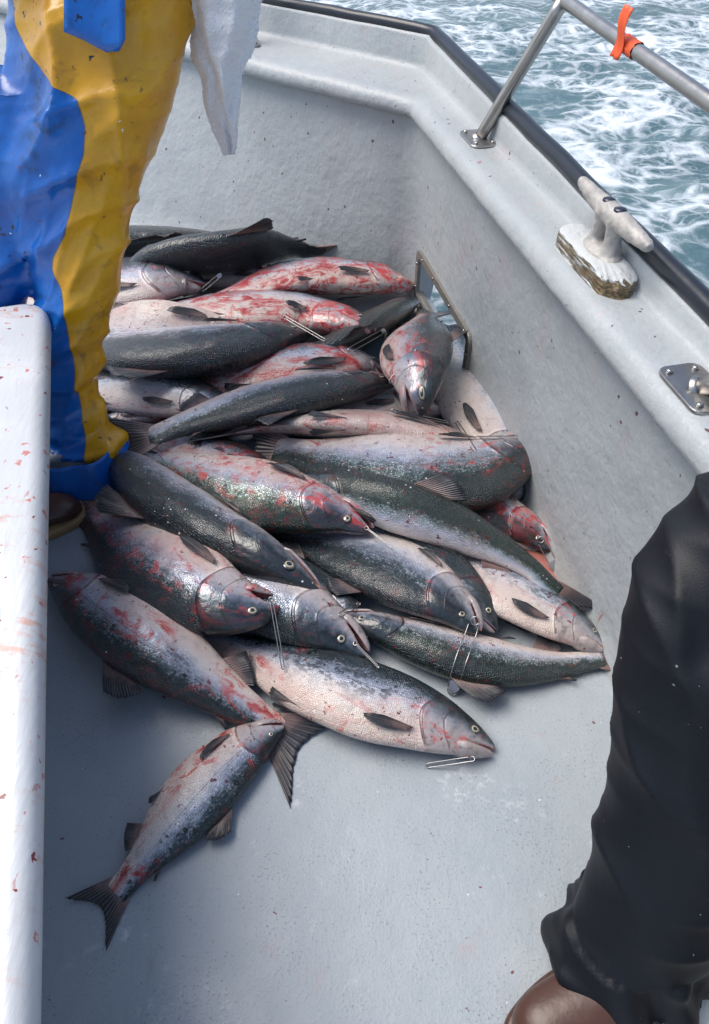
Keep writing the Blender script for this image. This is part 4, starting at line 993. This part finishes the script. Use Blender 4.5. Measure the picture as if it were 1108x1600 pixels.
def boot(parent, heel, toe, ankle, mat, sole, h=.10, wd=.055):
    heel, toe = np.array(heel, float), np.array(toe, float); d = toe-heel; L = np.linalg.norm(d[:2]); d = np.array([d[0], d[1], 0])/L; s_ = np.array([-d[1], d[0], 0])
    b = MB(); rows = []
    for k in np.linspace(0, 1, 22):
        x = -.01+k*(L+.01); wv = wd*(.62+.38*math.sin(min(1, k*1.15)*math.pi*.62+.35))*(1 if k < .8 else math.sqrt(max(.02, 1-((k-.8)/.2)**2)))*(1 if k > .06 else .6+.4*k/.06)
        hh = (.095 if k < .35 else .095-.035*((k-.35)/.65))*(1 if k < .82 else math.sqrt(max(.05, 1-((k-.82)/.18)**2*.8)))
        c = heel+d*x; rows.append([c+s_*wv*math.cos(q)+np.array([0, 0, .022+hh*.5+hh*.5*math.sin(q)]) for q in np.linspace(0, 2*math.pi, 28, endpoint=False)])
    b.grid(rows, True, True)
    a0 = heel+d*.075+np.array([0, 0, .06]); a1_ = np.array(ankle, float)
    b.tube([a0+(a1_-a0)*t for t in np.linspace(0, 1, 8)], [.052, .05, .048, .046, .044, .042, .04, .04], 24)
    V, N, F = fuse(b, .007, 5); mk('boot', V, F, mat, parent)
    b = MB(); rows = []
    for z, sc in ((0, .97), (.004, 1.0), (.022, 1.0), (.028, .95)):
        ring = []
        for q in np.linspace(0, 2*math.pi, 56, endpoint=False):
            k = .5-.5*math.cos(q); wv = (wd+.007)*(.62+.38*math.sin(min(1, k*1.15)*math.pi*.62+.35))
            x = -.014+k*(L+.018); ring.append(heel+d*(L/2+(x-L/2)*sc)+s_*wv*math.copysign(abs(math.sin(q))**.62, math.sin(q))*sc+np.array([0, 0, z]))
        rows.append(ring)
    b.grid(rows, True, True); fixn(b.build('sole', sole, parent))

def upper_body(e, hip, chest, neck, head, hand_r, hand_l, jacket, face_dir, rx=.20, ry=.13, dr=(1, 0, 0)):
    hip, chest, neck, head, hand_r, hand_l = [np.array(q, float) for q in (hip, chest, neck, head, hand_r, hand_l)]
    ax = np.array(dr, float); ay = np.cross([0, 0, 1], ax)
    b = MB(); rows = []
    for k in np.linspace(0, 1, 10):
        c = hip+(chest-hip)*k; rows.append(ell(c, ax, ay, rx*(.92+.12*k), ry*(1+.1*k)))
    c2 = neck
    rows += [ell(chest+(c2-chest)*.45, ax, ay, rx*.92, ry*.95), ell(chest+(c2-chest)*.8, ax, ay, rx*.5, ry*.6), ell(c2, ax, ay, .065, .06)]
    b.grid(rows, True, True)
    el = []
    for sg, hd in ((1, hand_r), (-1, hand_l)):
        sh = chest+(neck-chest)*.45+ax*sg*rx*.85; mid = (sh+hd)/2+np.array([0, 0, -.07])+ax*sg*.05
        pts = [(1-t)**2*sh+2*t*(1-t)*mid+t*t*hd for t in np.linspace(0, .93, 12)]
        b.tube(pts, list(np.linspace(.062, .042, 12)), 20)
    V, N, F = fuse(b, .011, 4)
    V = V+N*np.array([[fold(v, [((.3, .2, 1), 16, .009, 1.), ((.7, -.3, .6), 13, .007, 2.)])] for v in V])
    mk('jacket', V, F, jacket, e)
    b = MB(); f = np.array(face_dir, float); f /= np.linalg.norm(f); s_ = np.cross([0, 0, 1.], f)
    rows = []
    for q in np.linspace(-math.pi/2+.08, math.pi/2-.08, 16):
        z = math.sin(q)*.118; r_ = math.cos(q); jaw = .82 if z < -.03 else 1
        rows.append([head+np.array([0, 0, z])+f*(.098*r_*math.cos(p)*(jaw if math.cos(p) < 0 else 1))+s_*.076*r_*math.sin(p)*jaw for p in np.linspace(0, 2*math.pi, 28, endpoint=False)])
    b.grid(rows, True, True)
    b.tube([head+f*.088+np.array([0, 0, .015]), head+f*.108+np.array([0, 0, -.012]), head+f*.112+np.array([0, 0, -.026]), head+f*.09+np.array([0, 0, -.034])], [.009, .012, .015, .010], 10)
    b.tube([head+f*.088+s_*t+np.array([0, 0, -.062]) for t in np.linspace(-.024, .024, 7)], [.004, .007, .008, .0075, .008, .007, .004], 8)
    for sg in (1, -1): b.tube([head+s_*sg*.072+np.array([0, 0, z]) for z in (.022, .0, -.028)], [.011, .015, .009], 8)
    b.tube([neck-np.array([0, 0, .03]), (neck+head)/2, head], [.058, .052, .05], 20)
    V, N, F = fuse(b, .005, 3); mk('body', V, F, M['skin'], e)
    for sg in (1, -1):
        c = head+f*.083+s_*sg*.031+np.array([0, 0, .018]); b = MB(); b.grid([[c+f*.012*math.sin(q)+.012*math.cos(q)*(s_*math.cos(p)+np.array([0, 0, .6])*math.sin(p)) for p in np.linspace(0, 2*math.pi, 12, endpoint=False)] for q in np.linspace(0, 1.5, 5)], True, True); b.build('eye', M['counter'], e)
    b = MB(); rows = []
    for q in np.linspace(.22, math.pi/2-.05, 9):
        rows.append([head+np.array([0, 0, .01+math.sin(q)*.125])+f*(.106*math.cos(q)**.7*math.cos(p))+s_*.086*math.cos(q)**.7*math.sin(p) for p in np.linspace(0, 2*math.pi, 32, endpoint=False)])
    b.grid(rows, True, True); b.build('knit_hat', M['knit'], e)
    # hands with five fingers, loosely curled
    for sg, hd in ((1, hand_r), (-1, hand_l)):
        b = MB(); dn = np.array([0, 0, -1.]); o_ = ax*sg
        b.grid([ell(hd+dn*k, f, o_, r1, r2, 18) for k, r1, r2 in ((-.035, .026, .022), (0, .034, .02), (.04, .042, .017), (.075, .040, .015), (.088, .034, .011))], True, True)
        for i, ln in enumerate((.066, .076, .072, .056)):
            r0 = hd+dn*.078+f*(.030-.020*i); b.tube([r0, r0+dn*ln*.4-o_*.006, r0+dn*ln*.75-o_*.020, r0+dn*ln*.9-o_*.036], [.0095, .009, .0085, .007], 10)
        r0 = hd+dn*.02+f*.03; b.tube([r0, r0+dn*.025+f*.022-o_*.006, r0+dn*.052+f*.028-o_*.018], [.012, .0105, .0085], 10)
        V, N, F = fuse(b, .0035, 2); mk('hand', V, F, M['skin'], e)

def fisherman():
    pl = Plane(1.52, .34)
    sil = [pl.hit(u, v) for u, v in [(304, 40), (299, 70), (292, 112), (272, 175), (243, 250), (213, 330), (199, 400), (188, 470), (166, 540), (156, 600), (166, 645), (190, 702)]]
    zz = [p[2] for p in sil][::-1]; xr = [p[0] for p in sil][::-1]
    e = empty('person', (-.9, 1.45, 0), 'person in blood spattered blue and yellow oilskin trousers standing left of the fish', 'person')
    Xr = lambda z: float(np.interp(z, zz, xr)); Yc = lambda z: 1.52+.34*z
    rxf = lambda z: float(np.interp(z, [.08, .2, .45, .7, .9, 1.1], [.115, .10, .112, .135, .155, .17]))
    ryf = lambda z: float(np.interp(z, [.08, .2, .45, .7, .9, 1.1], [.095, .09, .105, .13, .15, .16]))
    b = MB(); zs_ = np.linspace(.125, 1.02, 36)
    X_, Y_ = (1, 0, 0), (0, 1, 0)
    b.grid([ell((Xr(z)-rxf(z), Yc(z), z), X_, Y_, rxf(z), ryf(z)) for z in zs_], True, True)
    b.grid([ell((Xr(z)-rxf(z)-.27+.10*max(0, z-.3)-.02*(z < .3), Yc(z)+.05-.02*z, z), X_, Y_, rxf(z), ryf(z)) for z in zs_], True, True)
    top = zs_[-1]
    b.grid([ell((Xr(min(z, 1.12))-.215+(0 if z < 1.12 else (z-1.12)*.3), Yc(z), z), X_, Y_, .215*min(1, .45+(z-.66)*2.6), .165*min(1, .45+(z-.66)*2.6)) for z in np.linspace(.66, 1.38, 20)], True, True)
    V, N, F = fuse(b, .0085, 6)
    seam = [pl.hit(u, v) for u, v in [(20, 30), (35, 51), (75, 88), (130, 122), (137, 165), (135, 205), (120, 270), (106, 330), (84, 372), (80, 392), (94, 425), (103, 480), (112, 560), (122, 640), (132, 705), (135, 720)]]
    sz = [p[2] for p in seam][::-1]; sx = [p[0] for p in seam][::-1]
    disp = []; pan = []
    for v, n in zip(V, N):
        a = fold(v, [((.90, 0, -.42), 24, .034, .3), ((.60, 0, -.80), 19, .030, 2.1), ((-.25, 0, 1), 26, .022, 4.), ((.8, .1, -.6), 52, .010, 1.2), ((-.1, .2, 1), 60, .004, 3.3)])
        a += .008*mnoise.noise(Vector(v)*7); 
        if v[2] < .32: a += .008*math.sin(v[2]*70+3*mnoise.noise(Vector(v)*6))*min(1, (.32-v[2])*6)
        if v[2] < .19: a += .30*(.20-v[2])*(1 if v[0] > Xr(.15)-.14 else .3)
        disp.append(a-.016)
    V2 = V+N*np.array(disp)[:, None]
    for v in V2:
        d_ = ct*v[1]-st*(v[2]-H)
        pan.append(v[0]-(float(np.interp(v[2], sz, sx))+.032)+.006*mnoise.noise(Vector(v)*9)) 
    mk('trousers', V2, F, M['oil'], e, attrs={'panel': pan})
    # turned down blue cuffs
    for dx, s_ in ((0, 0), (-.30, 4)):
        rows = []
        for k in np.linspace(0, 1, 16):
            z = .150-.135*k; row = []
            for q in np.linspace(0, 2*math.pi, 90, endpoint=False):
                w_ = 1+.16*k+.10*mnoise.noise(Vector((math.cos(q)*1.8+s_, math.sin(q)*1.8, k*1.5)))+.05*math.sin(7*q+3*k+s_)*(.3+k)+.05*max(0, math.sin(k*math.pi))
                row.append((Xr(.14)-.122+dx+math.cos(q)*.136*w_, Yc(.12)-.012+math.sin(q)*.128*w_, z-.018*math.sin(2*q+1+s_)*k-.012*mnoise.noise(Vector((q*1.5, k, s_)))))
            rows.append(row)
        o = MB().grid(rows, True).build('cuff', M['oil'], e, attrs={'panel': [-.5]*(16*90)}); m = o.modifiers.new('thickness', 'SOLIDIFY'); m.thickness = .004
    # blue pocket flap high on the thigh
    rows = []
    for k in np.linspace(0, 1, 9):
        row = []
        for j in np.linspace(0, 1, 11):
            u = 100+96*j; low = np.interp(j, [0, .3, .7, .9, 1], [50, 62, 82, 80, 62]); v = -55+k*(low+55); p = Plane(1.52-.196+.012*math.sin(j*3), .34).hit(u, v); row.append(p)
        rows.append(row)
    o = MB().grid(rows).build('pocket_flap', M['oil'], e, attrs={'panel': [-.5]*99}); m = o.modifiers.new('thickness', 'SOLIDIFY'); m.thickness = .005
    boot(e, (-1.05, 1.27, 0), (-.80, 1.375, 0), (-.965, 1.345, .13), M['brownboot'], M['sole'], wd=.058)
    boot(e, (-1.33, 1.50, 0), (-1.08, 1.60, 0), (Xr(.15)-.43, Yc(.15)+.03, .20), M['brownboot'], M['sole'], wd=.058)
    upper_body(e, (-.66, 1.95, 1.22), (-.64, 1.98, 1.52), (-.60, 2.0, 1.70), (-.57, 2.02, 1.84), (-.36, 1.98, 1.30), (-.95, 1.75, 1.30), M['knit'], (.8, .5, -.2), .20, .14, (.95, .2, 0))
fisherman()

def towel():
    Lf = [(300, -30), (300, 20), (298, 85), (314, 122), (318, 160), (330, 200), (340, 222), (349, 243)]
    Rt = [(412, -30), (406, 20), (399, 72), (380, 112), (376, 160), (372, 196), (371, 222), (367, 241)]
    n = 150; Lc = catmull(Lf, n); Rc = catmull(Rt, n); rows = []
    e = empty('towel', unY(350, 245, 1.86), 'white terry towel hanging point down beside the yellow trousers', 'towel')
    for i in range(n):
        k = i/(n-1); row = []
        for j in np.linspace(0, 1, 90):
            u, v = Lc[i]*(1-j)+Rc[i]*j
            dep = 1.86+.010*math.sin(j*7+k*3.0)*(1-.7*k)+.005*math.sin(j*15+5*k)-.025*math.sin(j*math.pi)+.006*mnoise.noise(Vector((j*5, k*9, 1)))
            # a lengthways crease: the left third lies folded behind the rest
            dep += .0032*abs(mnoise.noise(Vector(((u+v*.55)*.22, v*.10, 3))))+.0024*mnoise.noise(Vector((u*.5, v*.5, 1)))
            u += 1.6*mnoise.noise(Vector((v*.12, j*2, 7)))
            cr_ = j-(.02+.75*k**1.2); dep += .034/(1+math.exp(cr_*46))
            row.append(unY(u, v, dep))
        rows.append(row)
    o = MB().grid(rows).build('front_layer', M['towel'], e); m = o.modifiers.new('thickness', 'SOLIDIFY'); m.thickness = .006; m.offset = 1
    rows = []
    for i in range(30):
        k = i/29; row = []
        for j in np.linspace(0, 1, 16):
            a = Lc[min(n-1, int(i*.9))]; b_ = Rc[min(n-1, int(i*.9))]; u, v = a*(1-j)+b_*j
            row.append(unY(u+(14 if j > .5 else 4)*(1-k)-4*k, v-6, 1.895+.012*math.sin(j*9+k)))
        rows.append(row)
    o = MB().grid(rows).build('back_layer', M['towel'], e); m = o.modifiers.new('thickness', 'SOLIDIFY'); m.thickness = .005; m.offset = 1
towel()

def seated():
    pl = Plane(.20, .62)
    e = empty('person', (.5, .25, 0), 'person in loose black trousers and brown boots sitting on the right side gunwale', 'person')
    sil = [pl.hit(u, v) for u, v in [(1104, 765), (1088, 785), (1045, 825), (1003, 885), (975, 950), (957, 1010), (948, 1080), (944, 1180), (935, 1260), (915, 1350), (898, 1400), (884, 1440), (866, 1464), (846, 1480), (852, 1496), (866, 1520), (880, 1560)]]
    zz = [p[2] for p in sil][::-1]; xl = [p[0] for p in sil][::-1]
    zs_ = np.linspace(.045, zz[-1], 50); b = MB(); X_ = (1, 0, 0)
    Xl = lambda z: float(np.interp(z, zz, xl)); Yc = lambda z: .20+.62*z
    rxf = lambda z: float(np.interp(z, [.05, .2, .35, .5, .6, .7], [.135, .145, .15, .14, .12, .09]))
    b.grid([ell((Xl(z)+rxf(z), Yc(z), z), X_, (0, .85, -.3), rxf(z), .115) for z in zs_], True, True)
    kx = Xl(.55)+.14; kn = np.array([kx+.01, Yc(.60)-.03, .57]); hp = np.array([1.03, .42, .84])
    b.tube([kn+(hp-kn)*t for t in np.linspace(-.05, 1, 12)], list(np.linspace(.118, .155, 12)), 30)
    # other leg
    k2 = np.array([.92, .05, .58]); h2 = np.array([1.03, .18, .84])
    b.tube([h2+(k2-h2)*t for t in np.linspace(0, 1, 8)]+[np.array([.90, -.02, .45]), np.array([.78, -.1, .1])], [.15, .15, .145, .14, .135, .13, .13, .125, .12, .12], 26)
    b.grid([ell((1.03+0*z, .30, z), X_, (0, 1, 0), .14, .19) for z in np.linspace(.735, 1.05, 8)], True, True)
    V, N, F = fuse(b, .0085, 6); disp = []
    for v, n in zip(V, N):
        a = fold(v, [((.75, .1, .65), 19, .021, .9), ((.5, 0, 1), 13, .020, 3.2), ((.95, 0, .25), 17, .018, 5.), ((.2, .3, 1), 37, .008, 2.)])+.006*mnoise.noise(Vector(v)*6)
        if v[2] < .15: a += .010*math.sin(v[0]*60+v[1]*40)+.12*(.15-v[2])
        disp.append(a-.013)
    mk('trousers', V+N*np.array(disp)[:, None], F, M['black'], e)
    boot(e, (.54, .24, 0), (.268, .128, 0), (.51, .24, .13), M['brownboot'], M['brownboot'], wd=.06)
    boot(e, (.84, -.08, 0), (.58, -.16, 0), (.78, -.1, .22), M['brownboot'], M['sole'], wd=.06)
    upper_body(e, (1.03, .30, 1.02), (1.0, .30, 1.36), (.98, .30, 1.54), (.97, .30, 1.68), (.86, .02, 1.12), (.92, .62, 1.12), M['black'], (-1, .1, -.1), .20, .14, (0, -1, 0))
seated()
